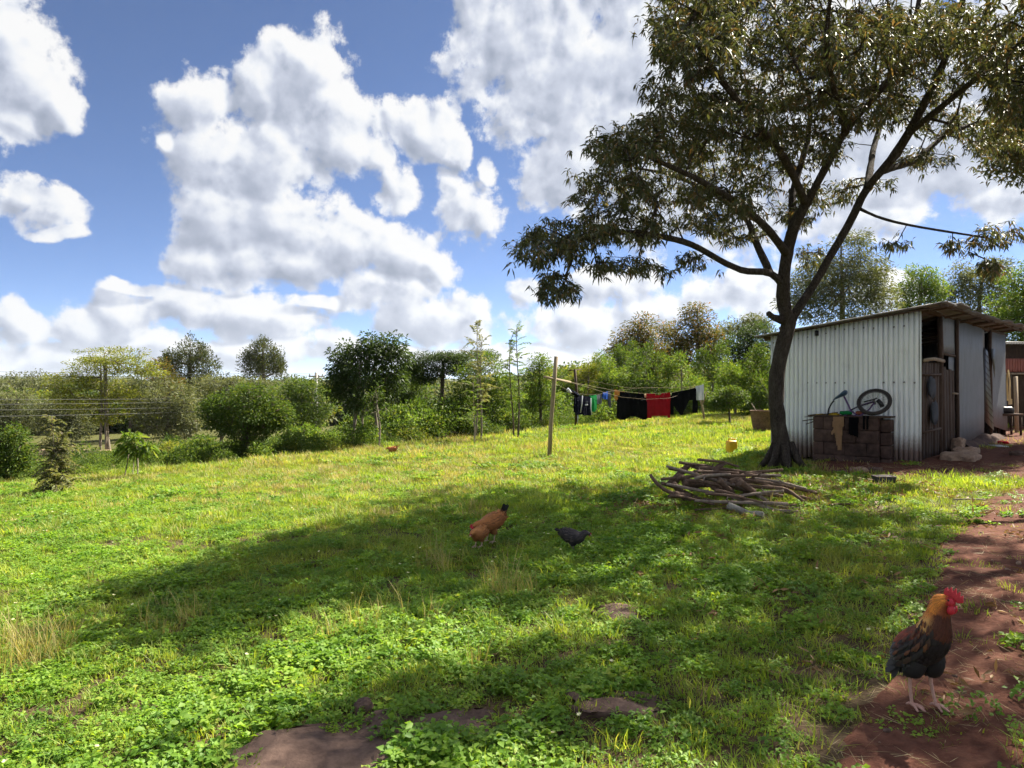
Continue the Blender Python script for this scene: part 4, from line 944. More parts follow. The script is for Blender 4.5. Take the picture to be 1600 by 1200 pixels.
    # --- behind the shed
    tree('eucalyptus_tree', 'tall grey-green eucalyptus rising behind the shed roof', 1320, 30, [(1325,385,40,24),(1300,420,48,26),(1355,420,36,28),(1270,450,42,26),(1325,455,60,26),(1380,460,24,26),(1250,480,36,20),(1320,490,60,20)], 'grey_green', 330, 55, .13, .3, .42, 'pale_bark', .008, group='trees behind the shed', bend=.4, trunk_r=.14)
    tree('leafy_tree', 'light green open tree behind the shed ridge', 1438, 34, [(1440,432,26,14),(1420,450,18,14),(1460,452,20,16),(1435,475,36,14)], 'bright_green', 110, 45, .15, .42, .4, 'pale_bark', .008, group='trees behind the shed')
    tree('dark_tree', 'dark hazy tree behind the right end of the shed roof', 1520, 36, [(1500,430,24,24),(1530,450,40,28),(1560,430,30,26),(1500,470,40,24),(1570,480,36,24),(1540,500,50,20)], 'grey_green', 230, 55, .15, .4, .45, 'brown_bark', .01, group='trees behind the shed')
    tree('leafy_tree', 'bright sunlit tree at the far right edge beyond the shed', 1600, 26, [(1600,440,36,30),(1580,480,36,24),(1620,500,40,30),(1570,515,30,16),(1600,530,40,14)], 'bright_green', 200, 50, .12, .42, .34, 'brown_bark', .008, group='trees behind the shed')
    # --- single saplings at the left edge of the lawn
    frond_tree('feathery_sapling', 'feathery greyish sapling standing alone at the left lawn edge', 87, 13.2, 640, 190, .46, 'feather', 'pale_bark', low=.05, leaflet=.085, stems=(0, -5, 6), droop=.55)
    x = 0
    tree('loquat_sapling', 'small sapling with big drooping leaves right of the feathery one', 205, 15.2, [(208,686,15,7),(192,694,14,7),(224,698,14,7),(206,704,18,6)], 'bright_green', 26, 9, .19, .3, .09, 'pale_bark', .005, [0, -12, 8], bend=.45, trunk_r=.014)
background()

# ------------------------------------------------------------------ ground cover (uncountable: grown by geometry nodes)
def scatter(name, pts, scale, idx, sources, tilt=0.15, kind='stuff', label=None, cat=None, rot=None):
    col = bpy.data.collections.new(name + '_kinds')
    for i, me in enumerate(sources):
        col.objects.link(bpy.data.objects.new('%s_%02d' % (name, i), me))
    n = len(pts); me = bpy.data.meshes.new(name); me.vertices.add(n); me.vertices.foreach_set('co', np.asarray(pts, np.float32).ravel())
    if rot is None: rot = np.stack([rng.normal(0, tilt, n), rng.normal(0, tilt, n), rng.random(n) * 6.283], -1)
    a = me.attributes.new('rot', 'FLOAT_VECTOR', 'POINT'); a.data.foreach_set('vector', rot.astype(np.float32).ravel())
    sc = np.asarray(scale, np.float32); sc = np.repeat(sc[:, None], 3, 1) if sc.ndim == 1 else sc
    a = me.attributes.new('sc', 'FLOAT_VECTOR', 'POINT'); a.data.foreach_set('vector', np.ascontiguousarray(sc, np.float32).ravel())
    a = me.attributes.new('idx', 'INT', 'POINT'); a.data.foreach_set('value', np.asarray(idx, np.int32))
    o = bpy.data.objects.new(name, me); C.objects.link(o); tag(o, label, cat, kind=kind)
    ng = bpy.data.node_groups.new(name, 'GeometryNodeTree'); ng.is_modifier = True
    ng.interface.new_socket('Geometry', in_out='INPUT', socket_type='NodeSocketGeometry'); ng.interface.new_socket('Geometry', in_out='OUTPUT', socket_type='NodeSocketGeometry')
    gi = ng.nodes.new('NodeGroupInput'); go = ng.nodes.new('NodeGroupOutput')
    ip = ng.nodes.new('GeometryNodeInstanceOnPoints'); ci = ng.nodes.new('GeometryNodeCollectionInfo')
    ci.inputs['Collection'].default_value = col; ci.inputs['Separate Children'].default_value = True; ci.inputs['Reset Children'].default_value = True
    def na(nm, dt):
        q = ng.nodes.new('GeometryNodeInputNamedAttribute'); q.data_type = dt; q.inputs['Name'].default_value = nm
        return [s for s in q.outputs if s.enabled and s.name == 'Attribute'][0]
    L = ng.links.new
    L(gi.outputs[0], ip.inputs['Points']); L(ci.outputs[0], ip.inputs['Instance']); ip.inputs['Pick Instance'].default_value = True
    L(na('idx', 'INT'), ip.inputs['Instance Index']); L(na('rot', 'FLOAT_VECTOR'), ip.inputs['Rotation']); L(na('sc', 'FLOAT_VECTOR'), ip.inputs['Scale'])
    L(ip.outputs[0], go.inputs[0])
    md = o.modifiers.new('grow', 'NODES'); md.node_group = ng
    return o
def cover_mat(name, stops, trans=0.45, dry=(0.26, 0.20, 0.07), dryness=0.25, tg=1.5, rough=0.55):
    t = NT(name); oi = t.n('ShaderNodeObjectInfo'); gi = t.n('ShaderNodeNewGeometry')
    r1 = t.math('ADD', t.math('MULTIPLY', oi.outputs['Random'], 0.5), t.math('MULTIPLY', gi.outputs['Random Per Island'], 0.5))
    c = t.ramp(r1, stops)
    f = t.noise(oi.outputs['Location'], 0.55, 4, 0.6); f2 = t.noise(oi.outputs['Location'], 2.3, 3, 0.6)
    c = t.mix(t.math('MULTIPLY', t.ramp(f, [(0.48, (0, 0, 0)), (0.68, (1, 1, 1))]), dryness * 1.8, True), c, dry)
    c = t.mix(0.8, c, t.mix(1.0, c, t.ramp(f2, [(0.3, (0.65, 0.70, 0.66)), (0.7, (1.22, 1.2, 1.0))]), 'MULTIPLY'))
    b = t.bsdf(c, rough, spec=0.3)
    tr = t.n('ShaderNodeBsdfTranslucent'); t.l(t.mix(1.0, c, (tg * 1.15, tg * 1.1, tg * .5), 'MULTIPLY'), tr.inputs[0])
    ms = t.n('ShaderNodeMixShader'); ms.inputs[0].default_value = trans; t.l(b, ms.inputs[1]); t.l(tr.outputs[0], ms.inputs[2])
    return t.out(ms.outputs[0])
M['weed'] = cover_mat('ground_cover_leaf', [(0.0, (0.090, 0.200, 0.028)), (0.5, (0.172, 0.302, 0.038)), (0.85, (0.260, 0.380, 0.052)), (1.0, (0.380, 0.380, 0.090))], 0.42, dryness=.06)
M['blade'] = cover_mat('grass_blade', [(0.0, (0.115, 0.205, 0.030)), (0.5, (0.225, 0.310, 0.040)), (0.8, (0.325, 0.380, 0.058)), (1.0, (0.47, 0.42, 0.155))], 0.42, dryness=.22)
M['straw'] = cover_mat('dry_grass', [(0.0, (0.300, 0.275, 0.094)), (0.6, (0.413, 0.350, 0.144)), (1.0, (0.525, 0.425, 0.213))], 0.35, dryness=0.0, tg=1.2)

def weed_clump(nstem, rad, hgt, lsz):
    Lp = []; Ld = []; Ll = []; st = MB()
    for i in range(nstem):
        a = rng.random() * 6.283; r = rad * rng.random() ** .5; h = hgt * rng.uniform(.35, 1) * (1.1 - .5 * r / rad)
        p0 = np.array([math.cos(a) * r * .5, math.sin(a) * r * .5, -.01]); p1 = np.array([math.cos(a) * r, math.sin(a) * r, h])
        k = rng.integers(3, 6)
        for j in range(k):
            b = rng.random() * 6.283; Lp.append(p1 + (p0 - p1) * rng.random() * .35); Ld.append(np.array([math.cos(b), math.sin(b), rng.uniform(-.1, .55)])); Ll.append(lsz * rng.uniform(.6, 1.25))
    V, Fs = leaves(np.array(Lp), np.array(Ld), np.array(Ll), np.array(Ll) * rng.uniform(.55, .72), bend=.15, fold=.16, fine=True)
    return mesh_from('weed_clump', V, [Fs], [M['weed']])
def blades(n, rad, hgt, w, mat, lean=.5, curl=.5, lying=0.0):
    a = rng.random(n) * 6.283; r = rad * rng.random(n) ** .5; b = a + rng.normal(0, .9, n)
    p0 = np.stack([np.cos(a) * r, np.sin(a) * r, np.full(n, -.01)], -1); h = hgt * rng.uniform(.45, 1.1, n); ln = rng.uniform(.1, 1, n) * lean + lying
    dv = np.stack([np.cos(b) * ln, np.sin(b) * ln, np.ones(n)], -1); dv = unit(dv); sd = np.stack([-np.sin(b), np.cos(b), np.zeros(n)], -1)
    out = np.stack([np.cos(b), np.sin(b), np.zeros(n)], -1)
    p1 = p0 + dv * h[:, None] * .55; p2 = p0 + dv * h[:, None] + out * (h * curl * rng.uniform(0, 1, n))[:, None] - np.array([0, 0, 1]) * (h * curl * .35 * rng.random(n))[:, None]
    ww = (w * rng.uniform(.7, 1.2, n))[:, None]
    V = np.stack([p0 - sd * ww * .5, p0 + sd * ww * .5, p1 + sd * ww * .45, p1 - sd * ww * .45, p2], 1).reshape(-1, 3); q = np.arange(n)[:, None] * 5
    return mesh_from('grass_tuft', V, [q + np.array([[0, 1, 2, 3]]), q + np.array([[3, 2, 4]])], [mat])
def seed_grass(n, rad, hgt):
    """thin stalks with a nodding seed head"""
    me = blades(n, rad, hgt, .0035, M['straw'], .45, .35); return me
SHED_POLY = [(6.5, 11.3), (11.9, 17.0), (8.6, 20.0), (4.5, 13.0)]
def field(n_m2, y0, y1, margin=1.6, keep=None):
    A = 0.5 * ((1.44 * y1 + 2 * margin) + (1.44 * y0 + 2 * margin)) * (y1 - y0); n = int(A * n_m2)
    y = np.sqrt(rng.random(n) * (y1 ** 2 - y0 ** 2) + y0 ** 2); x = (rng.random(n) * 2 - 1) * (.72 * y + margin)
    k = ~inpoly(x, y, SHED_POLY)
    tt = edge_t(x, y); k &= tt < 1.0
    for (a, b, ra, rb) in ROCKS: k &= ((x - a) / ra) ** 2 + ((y - b) / rb) ** 2 > 1.0
    x, y = x[k], y[k]
    # bare red earth: few plants on the path, thinning towards it
    d0 = dirt(x, y).astype(float)
    for ox, oy in ((.18, 0), (-.18, 0), (0, .2), (0, -.2)): d0 += dirt(x + ox, y + oy)
    pr = np.array([1.0, .88, .72, .55, .35, .035])[d0.astype(int)]
    pr = np.where((d0 > 4) & (x / y > .672 + .03 * wob(x, y, 2.0, 3.)) & (y < 9), np.where(y < 4.2, .2, .05), pr)
    if keep is not None: pr = pr * keep(x, y)
    k = rng.random(len(x)) < pr; x, y = x[k], y[k]
    return np.stack([x, y, H(x, y)], -1)
def leafy(x, y):          # where broad-leaved ground cover takes over from grass
    a = .62 + .55 * wob(x, y, .55, 3.0) + .25 * wob(x, y, 2.1, 7.0)
    a = a * sm(15, 8, y + .25 * x) * (1 - .55 * sm(1.2, 3.2, x)); return np.clip(a, .03, 1)
def grassy(x, y): return np.clip(1.12 - .75 * leafy(x, y), .1, 1) * (1 - .35 * sm(1.5, 3.5, x) * sm(9, 5, y))
def ground_cover():
    W = [weed_clump(46, .15, .065, .027), weed_clump(40, .13, .085, .031), weed_clump(52, .17, .05, .023), weed_clump(32, .14, .105, .033)]
    Wf = [weed_clump(44, .30, .13, .060), weed_clump(40, .28, .10, .055)]
    Gs = [blades(56, .12, .075, .0050, M['blade'], .9, .6), blades(46, .11, .10, .0045, M['blade'], 1.0, .7), blades(70, .15, .055, .0045, M['blade'], 1.1, .6)]
    Gm = [blades(110, .28, .095, .009, M['blade'], .8, .5), blades(110, .28, .075, .009, M['blade'], .9, .5), blades(80, .27, .11, .0075, M['straw'], .8, .5)]
    Gf = [blades(90, .45, .16, .018, M['blade'], .5, .4), blades(90, .45, .13, .018, M['blade'], .6, .4), blades(70, .45, .18, .014, M['straw'], .5, .4)]
    S = [seed_grass(16, .05, .32), seed_grass(10, .04, .40), seed_grass(22, .07, .26)]
    # leafy cover
    p = np.concatenate([field(115, 1.7, 7.5, keep=leafy), field(66, 7.5, 15, keep=leafy)]); n = len(p)
    scatter('leafy_ground_cover', p, rng.uniform(.7, 1.35, n) * (.8 + .35 * wob(p[:, 0], p[:, 1], 1.2, 9.)), rng.integers(0, 4, n), W)
    p = field(9, 9, 30, keep=lambda x, y: np.clip(.5 * wob(x, y, .5, 3.) + .25, 0, 1)); n = len(p)
    scatter('leafy_ground_cover', p, rng.uniform(.6, 1.1, n), rng.integers(0, 2, n), Wf)
    # grass
    p = np.concatenate([field(130, 1.7, 7.5, keep=grassy), field(80, 7.5, 11, keep=grassy)]); n = len(p)
    scatter('grass', p, rng.uniform(.6, 1.25, n), rng.integers(0, 3, n), Gs, .2)
    p = field(34, 8.5, 18, keep=grassy); n = len(p)
    dryp = np.clip(.21 + .4 * wob(p[:, 0], p[:, 1], .45, 6.) + .16 * sm(8, 14, p[:, 1]), 0.04, .85)
    scatter('grass', p, rng.uniform(.6, 1.15, n), np.where(rng.random(n) < dryp, 2, rng.integers(0, 2, n)), Gm, .15)
    p = field(16, 16, 42, 4.0); n = len(p)
    dryp = np.clip(.27 + .4 * wob(p[:, 0], p[:, 1], .35, 6.), 0, .8)
    scatter('grass', p, rng.uniform(.6, 1.1, n), np.where(rng.random(n) < dryp, 2, rng.integers(0, 2, n)), Gf, .1)
    # tall dry stalks, in loose patches
    p = field(1.2, 2.2, 18, keep=lambda x, y: np.clip(wob(x, y, .8, 11.) * 1.2 - .1, 0.03, 1)); n = len(p)
    scatter('dry_grass', p, rng.uniform(.5, 1.05, n), rng.integers(0, 3, n), S, .12)
    q = []
    for (px, py, k) in ((40, 1040, 22), (15, 1010, 14), (590, 975, 8), (800, 930, 12), (690, 885, 9), (525, 1010, 4), (720, 690, 20), (760, 700, 14), (840, 705, 12), (250, 980, 8)):
        g = G(px, py); q.append(g[:2] + rng.normal(0, .10 + .01 * g[1], (k, 2)))
    q = np.concatenate(q); scatter('dry_grass', np.stack([q[:, 0], q[:, 1], H(q[:, 0], q[:, 1])], -1), rng.uniform(.6, 1.15, len(q)), rng.integers(0, 3, len(q)), S, .18)
    # specks of small pale flowers
    M['petal'] = leaf_mat('pale_petal', (.62, .58, .30), (.80, .76, .55), .2, .2, patch=2)
    fl = []
    for k in range(2):
        a = np.arange(6) * 1.047; c = np.zeros((6, 3)); c[:, 2] = .075 + .03 * k; V, Fs = leaves(c, np.stack([np.cos(a), np.sin(a), np.full(6, .35)], -1), .011, .008, bend=0, fold=0, fine=False); fl.append(mesh_from('flower', V, [Fs], [M['petal']]))
    p = field(3.2, 2.0, 11, keep=leafy); n = len(p); scatter('small_flowers', p, rng.uniform(.8, 1.4, n), rng.integers(0, 2, n), fl, .2)
    # the leafy clump beside the flat rock
    for (px, py, sd, lb) in ((662, 1190, 1.0, 'lush leafy clump growing beside the flat rock'), (700, 1205, .8, 'smaller leafy clump right of the flat rock at the bottom edge')):
        me = weed_clump(95, .17, .17, .046); o = bpy.data.objects.new('leafy_weed', me); C.objects.link(o); o.location = tuple(G(px, py)); o.scale = (sd, sd, sd); tag(o, lb, 'plant')
    # bushy undergrowth beyond the lawn
    U = []
    for lf, sz, hh in (('mid_green', .09, .62), ('bright_green', .085, .55), ('mid_green', .11, .75), ('yellow_green', .07, .5)):
        c = ball(46) * np.array([.42, .42, hh * .5]) + np.array([0, 0, hh * .5]); c = np.repeat(c, 11, 0); off = ball(len(c)) * .14
        V, Fs = leaves(c + off, off / .14 + np.array([0, 0, .35]) + rng.normal(0, .3, c.shape), rng.uniform(.6, 1.2, len(c)) * sz, rng.uniform(.6, 1.1, len(c)) * sz * .5, fine=False)
        U.append(mesh_from('undergrowth_clump', V, [Fs], [LM[lf]]))
    n = 5200; x = rng.uniform(-34, 17, n); t = rng.random(n) ** 1.5 * 16 + .6
    y = 14.2 + (t + .602 * (x + 10.2)) / .8
    hump = .25 + .75 * np.clip(wob(x, y, .55, 4.) + .3, 0, 1)
    left = sm(-2, -8, x); right = sm(4, 9, x)
    s = (0.35 + .95 * hump) * (1 - .52 * left) * rng.uniform(.4, 1.45, n) * (1 + .04 * t)
    k = (rng.random(n) < (.25 + .75 * sm(.5, 1.8, t)) * (1 - .72 * right * sm(8, 2, t))) & (y > 12); x, y, s = x[k], y[k], s[k]; n = len(x)
    pick = np.where(rng.random(n) < .55, ((wob(x, y, .3, 1.) + 1) * 2).astype(int) % 4, rng.integers(0, 4, n))
    scatter('undergrowth', np.stack([x, y, H(x, y) - .05], -1), s, pick, U, .15)
    # the far wood that closes the view: one mass
    Wd = []
    for lf in ('grey_green', 'mid_green', 'dark_green', 'yellow_green'):
        c = ball(60) * np.array([2.2, 2.2, 1.7]) + np.array([0, 0, 2.2]); c = np.repeat(c, 14, 0); off = ball(len(c)) * .7
        V, Fs = leaves(c + off, off + rng.normal(0, .3, c.shape), rng.uniform(.3, .6, len(c)), rng.uniform(.2, .34, len(c)), fine=False)
        Wd.append(mesh_from('wood_tree', V, [Fs], [LM[lf]]))
    n = 1500; az = rng.uniform(-.85, .85, n); r = 75 + 260 * rng.random(n) ** 1.6; x = np.sin(az) * r; y = np.cos(az) * r
    s = rng.uniform(.6, 1.15, n) * (.75 + .0028 * r)
    scatter('far_woods', np.stack([x, y, H(x, y) - .4], -1), s, rng.choice(4, n, p=[.45, .25, .2, .1]), Wd, .05)
ground_cover()

# ------------------------------------------------------------------ cloth
def fabric(name, c, c2=None):
    t = NT(name); co = obj_co(t); f = t.noise(co, 6, 5, .6); w = t.noise(co, 220, 2, .5)
    col = t.ramp(f, [(.3, tuple(q * .72 for q in c)), (.7, c2 or c)])
    b = t.bsdf(col, .95, t.bump(w, .25, .002), spec=.05)
    tr = t.n('ShaderNodeBsdfTranslucent'); t.l(col, tr.inputs[0]); ms = t.n('ShaderNodeMixShader'); ms.inputs[0].default_value = .18
    t.l(b, ms.inputs[1]); t.l(tr.outputs[0], ms.inputs[2]); return t.out(ms.outputs[0])
def cloth(name, label, cat, fpos, outline, mat, nu=36, nv=36, fold=.03, nfold=4, back=.9, group=None, extra=None):
    """hanging cloth: fpos(u, v, off) places it (v = 0 at the line), outline(u, v) cuts its shape; front and back layer over the line"""
    U, Vv = np.meshgrid(np.linspace(0, 1, nu), np.linspace(0, 1, nv)); ph = rng.random(3) * 6.28; mb = MB()
    for lay, (sg, ln) in enumerate(((1, 1.0), (-1, back))):
        k = np.vectorize(outline)(U, Vv) & (Vv <= ln + 1e-6)
        I = np.arange(nu * nv).reshape(nv, nu); q = k[:-1, :-1] & k[1:, :-1] & k[:-1, 1:] & k[1:, 1:]
        Fq = np.stack([I[:-1, :-1][q], I[:-1, 1:][q], I[1:, 1:][q], I[1:, :-1][q]], -1)
        amp = fold * (.15 + .85 * Vv)
        off = sg * (.008 + .022 * np.minimum(1, Vv * 3)) + amp * (np.sin(U * nfold * 6.28 + ph[0] + Vv * 1.2) * .6 + np.sin(U * nfold * 2.3 * 6.28 + ph[1] - Vv * 2) * .3)
        pts = np.array([fpos(u, v, o) for u, v, o in zip(U.ravel(), Vv.ravel(), off.ravel())])
        if len(Fq): mb.add(pts, Fq)
    o = mb.build(name, mat, None, smooth=True); 
    me = o.data
    import bmesh
    bm = bmesh.new(); bm.from_mesh(me); bmesh.ops.delete(bm, geom=[v for v in bm.verts if not v.link_faces], context='VERTS'); bm.to_mesh(me); bm.free()
    return tag(o, label, cat, group)
FB = {k: fabric('cloth_' + k, *v) for k, v in dict(black=((.005, .005, .0065),), navy=((.009, .010, .024),), red=((.33, .010, .018),), white=((.62, .64, .68),), green=((.02, .26, .07),), grey=((.11, .12, .14),), blue=((.03, .10, .42),), orange=((.52, .24, .06),), cream=((.62, .48, .26),), tan=((.36, .22, .12),), yellow=((.50, .33, .03),), rust=((.30, .10, .06),)).items()}

def washing():
    # near post with its cross bar, two more posts
    M['post'] = rough_mat('weathered_post', [(.3, (.16, .12, .075)), (.55, (.27, .21, .13)), (.8, (.38, .31, .21))], 5, .9, .6, .008, stretch=(5, 5, .5))
    b = G(858, 716); t = thing('clothesline_post', 'tall leaning wooden clothesline post with a cross bar standing alone on the lawn', 'post', b)
    d = b[1]; m = MB(); m.tube([b - [0, 0, .1], P(861, 660, d), P(865, 610, d), P(869, 557, d)], [.046, .044, .043, .041], 10, noise=.04); m.build('post', M['post'], t, smooth=True)
    m = MB(); m.tube([P(850, 589, d - .35), P(866, 592, d), P(891, 597, d + 1.0)], [.026, .028, .026], 8, noise=.05); m.build('cross_bar', M['post'], t, smooth=True); local(t)
    d2 = 24.0; b2 = P(900, 640, d2); b2[2] = gz(b2[0], d2); t = thing('clothesline_post', 'dark far clothesline post behind the navy shirt', 'post', b2)
    m = MB(); m.tube([b2 - [0, 0, .1], P(901, 612, d2), P(898, 577, d2)], [.05, .048, .045], 8, noise=.05); m.build('post', M['timber'], t, smooth=True)
    m = MB(); m.tube([P(889, 579, d2 - .2), P(908, 577, d2 + .3)], .02, 6); m.build('cross_bar', M['timber'], t); local(t)
    b3 = G(1102, 659); d3 = b3[1]; t = thing('clothesline_post', 'leaning forked pole that props the right end of the washing line', 'post', b3)
    m = MB(); m.tube([b3 - [0, 0, .1], P(1098, 640, d3), P(1092, 612, d3 - .1), P(1089, 603, d3 - .1)], [.04, .036, .032, .026], 8, noise=.08); m.build('post', M['post'], t, smooth=True)
    m = MB(); m.tube([P(1097, 634, d3), P(1101, 622, d3), P(1103, 612, d3)], [.024, .02, .014], 6, noise=.08); m.build('fork', M['post'], t, smooth=True); local(t)
    # lines
    E = P(1091, 605, d3 - .1)
    def line(pts, lb, sag=0.0):
        m = MB(); p = np.array(pts); L = np.concatenate([[0], np.cumsum(np.linalg.norm(np.diff(p, axis=0), axis=1))]); q = np.linspace(0, L[-1], 24)
        m.tube(np.stack([np.interp(q, L, p[:, k]) for k in range(3)], -1), .0032, 4); tag(m.build('washing_line', M['post'], None), lb, 'line')
    dl = d3 - .9
    line([P(866, 592, d), P(964, 611, 22.3), P(1010, 615, 22.5), P(1047, 614, 22.8), P(1088, 605, 23.2), E], 'line that carries the black coat, red sweater and black trousers')
    line([P(891, 597, d + 1.0), P(968, 620, 21.6), P(1010, 624, 22.0), P(1045, 622, 22.4), P(1090, 609, d3 - .2)], 'slack front line crossing before the black coat')
    line([P(850, 589, d - .35), P(895, 614, 22.6), P(930, 618, 23.2), P(955, 611, 24.0), P(1000, 606, 25), P(1088, 604, d3 + .1)], 'rear line that carries the navy shirts')
    line([P(898, 590, d2), P(980, 606, 24.5), P(1090, 606, d3 + .05)], 'thin line from the far post to the propped pole')
    # clothes
    def quad(tl, tr, py_bot, dl_, dr_):
        a = P(tl[0], tl[1], dl_); b_ = P(tr[0], tr[1], dr_); bz = P(0, py_bot, (dl_ + dr_) / 2)[2]
        n_ = np.array([-(b_ - a)[1], (b_ - a)[0], 0]); n_ = -n_ / np.linalg.norm(n_)
        def f(u, v, o):
            p = a * (1 - u) + b_ * u; p = p + np.array([0, 0, -.02 * math.sin(u * math.pi)]); p = p + n_ * o; p[2] = p[2] * (1 - v) + bz * v; return p
        return f
    full = lambda u, v: True
    coat = lambda u, v: (abs(u - .5) < .40 + .10 * v and v < .93 + .06 * math.sin(u * 9)) or (v > .12 and v < .85 and abs(u - .5) < .46 + .04 * v)
    cloth('coat', 'large black coat pegged on the line left of the red sweater', 'coat', quad((963, 611), (1012, 615), 657, 22.3, 22.5), coat, FB['black'], fold=.05, nfold=3, group='washing on the lines')
    sw = lambda u, v: not (v < .05 and .38 < u < .62) and (v < .92 or u < .2 or u > .8 or .3 < u < .75) and not (v > .94 and u > .25 and u < .85)
    cloth('sweater', 'red hooded sweater hanging on the washing line', 'sweater', quad((1010, 615), (1047, 613), 653, 22.5, 22.8), sw, FB['red'], fold=.035, nfold=2.5, group='washing on the lines')
    def tr(u, v):
        if v < .42: return u > .06 or v > .1
        if u < .16: return v < .88
        if u > .84: return v < .86
        return abs(u - (.46 - .05 * (v - .42))) < (.36 * (1 - (v - .42) / .62) if v < .93 else 0.0) * (1.0 if u < .46 else .55 + .2 * (1 - v))
    cloth('trousers', 'black trousers and tights hanging at the right end of the line', 'trousers', quad((1046, 614), (1089, 605), 652, 22.8, 23.2), tr, FB['black'], fold=.03, nfold=3, back=1.0, group='washing on the lines')
    cloth('pillowcase', 'white printed cloth at the right end of the washing line', 'cloth', quad((1087, 603), (1099, 600), 625, 23.15, 23.3), full, FB['white'], nu=16, nv=20, fold=.015, nfold=1.5, group='washing on the lines')
    sh = lambda u, v: (v > .02 * (1 if .35 < u < .65 else 0)) and (.03 < u < .97)
    cloth('shirt', 'navy sports shirt with white side stripe at the left end of the rear line', 'shirt', quad((897, 614), (911, 617), 648, 22.6, 22.9), sh, FB['navy'], nu=20, fold=.03, nfold=1.5, group='washing on the lines')
    o2 = cloth('shirt', 'navy sports shirt with small white print beside the green shirt', 'shirt', quad((909, 617), (923, 618), 649, 22.8, 23.1), sh, FB['navy'], nu=20, fold=.025, nfold=1.5, group='washing on the lines')
    for (pts, lb) in (([(910, 618, 22.72), (909, 632, 22.7), (907, 645, 22.7)], 0), ([(923, 622, 22.95), (923, 638, 22.95), (925, 648, 22.95)], 1)):
        m = MB(); q = np.array([P(*k) for k in pts]); m.tube(q, [.02, .018, .016], 5); s_ = m.build('stripe', FB['white'], o2)
    for py in (628.5, 632.5):
        m = MB(); m.box(P(916.5, py, 22.78), (.095, .006, .045)); m.build('print', FB['grey'] if py < 630 else FB['white'], o2)
    m = MB(); m.tube([P(903, 648, 22.7), P(902.6, 662, 22.7)], .017, 5); tag(m.build('strap', FB['white'], None), 'white strap hanging below the navy shirt', 'strap')
    m = MB(); m.tube([P(888, 609, 22.2), P(894, 612, 22.4), P(902, 618, 22.6)], [.05, .06, .07], 8, noise=.15); tag(m.build('sleeve_cloth', FB['navy'], None, smooth=True), 'rolled navy sleeve thrown over the far left of the line', 'cloth', 'washing on the lines')
    m = MB(); m.tube([P(887, 608, 22.15), P(889, 611, 22.2), P(892, 613, 22.3)], [.05, .06, .03], 8, noise=.25); tag(m.build('white_cloth', FB['white'], None, smooth=True), 'crumpled white cloth at the far left end of the line', 'cloth', 'washing on the lines')
    cloth('shirt', 'bright green shirt right of the navy shirts', 'shirt', quad((921, 618), (932, 616), 645, 23.1, 23.4), lambda u, v: v < .96 - .5 * max(0, u - .7), FB['green'], nu=18, fold=.03, nfold=1.5, group='washing on the lines')
    cloth('shorts', 'grey cloth folded over the line right of the green shirt', 'shorts', quad((930, 617), (939, 615), 631, 23.4, 23.6), full, FB['grey'], nu=14, nv=14, fold=.03, nfold=1, group='washing on the lines')
    cloth('cloth', 'small bright blue cloth pegged on the rear line', 'cloth', quad((942, 613), (949, 611), 624, 23.8, 24.0), full, FB['blue'], nu=10, nv=12, fold=.02, nfold=1, group='washing on the lines')
    cloth('sock', 'long grey sock with rust heel hanging beside the blue cloth', 'sock', quad((949, 610), (955, 611), 637, 24.0, 24.1), lambda u, v: abs(u - .4 - .2 * v) < .38, FB['grey'], nu=10, nv=18, fold=.01, nfold=1, group='washing on the lines')
    cloth('orange_cloth', 'orange cloth tucked behind the left edge of the black coat', 'cloth', quad((961, 608), (976, 612), 626, 22.6, 22.7), lambda u, v: v < .35 or u < .4, FB['orange'], nu=14, nv=14, fold=.04, nfold=1, group='washing on the lines')
    cloth('cream_cloth', 'cream cloth peeking out between black coat and red sweater', 'cloth', quad((999, 614), (1010, 615), 622, 22.8, 22.9), full, FB['cream'], nu=12, nv=8, fold=.03, nfold=1, group='washing on the lines')
    # rags on the block stand
    def over(px0, px1, y0, y1, off):
        def f(u, v, o):
            p = WL(px0 + (px1 - px0) * u, y0 + (y1 - y0) * v, off); return p + np.array([nl[0], nl[1], 0]) * (o * .8 + .02)
        return f
    cloth('tights', 'tan tights hanging over the front of the block stand', 'tights', over(1300, 1319, 651, 703, .48), lambda u, v: (u > .1 - .1 * v and v < .32) or (.12 + .45 * v - .1 < u < .58 + .2 * v and v < .88 and v >= .32) or (u > .5 and u < .97 - .1 * v and v >= .32) or (.3 < v < .55 and u < .3 and abs(v - .52 + .5 * u) < .09), FB['tan'], nu=24, nv=44, fold=.02, nfold=2, back=.3)
    cloth('legging', 'black leg of a garment hanging beside the tan tights', 'cloth', over(1327, 1342, 652, 685, .48), lambda u, v: v < .82 + .16 * u, FB['black'], nu=14, nv=20, fold=.015, nfold=1, back=.3)
    cloth('sock', 'pair of dark socks hanging at the right of the block stand', 'sock', over(1349, 1358, 650, 671, .46), lambda u, v: u < .42 or u > .58, FB['black'], nu=14, nv=14, fold=.01, nfold=1, back=.3)
    for (px, py, r, k, lb) in ((1283, 649, .055, 'yellow', 'crumpled yellow bag at the left end of the block stand'), (1303, 648, .06, 'yellow', 'crumpled yellow bag beside the bicycle handlebar'), (1322, 645, .06, 'green', 'green plastic bag under the bicycle frame'), (1345, 645, .06, 'rust', 'rust-coloured bundle behind the bicycle frame')):
        p = WL(px, py, .3); me = rock_mesh(r * 1.5, r, r * .6, px, .8, 18, 10, 2.2); me.materials.append(FB[k]); o = bpy.data.objects.new('bag', me); C.objects.link(o); o.location = tuple(p); tag(o, lb, 'bag')
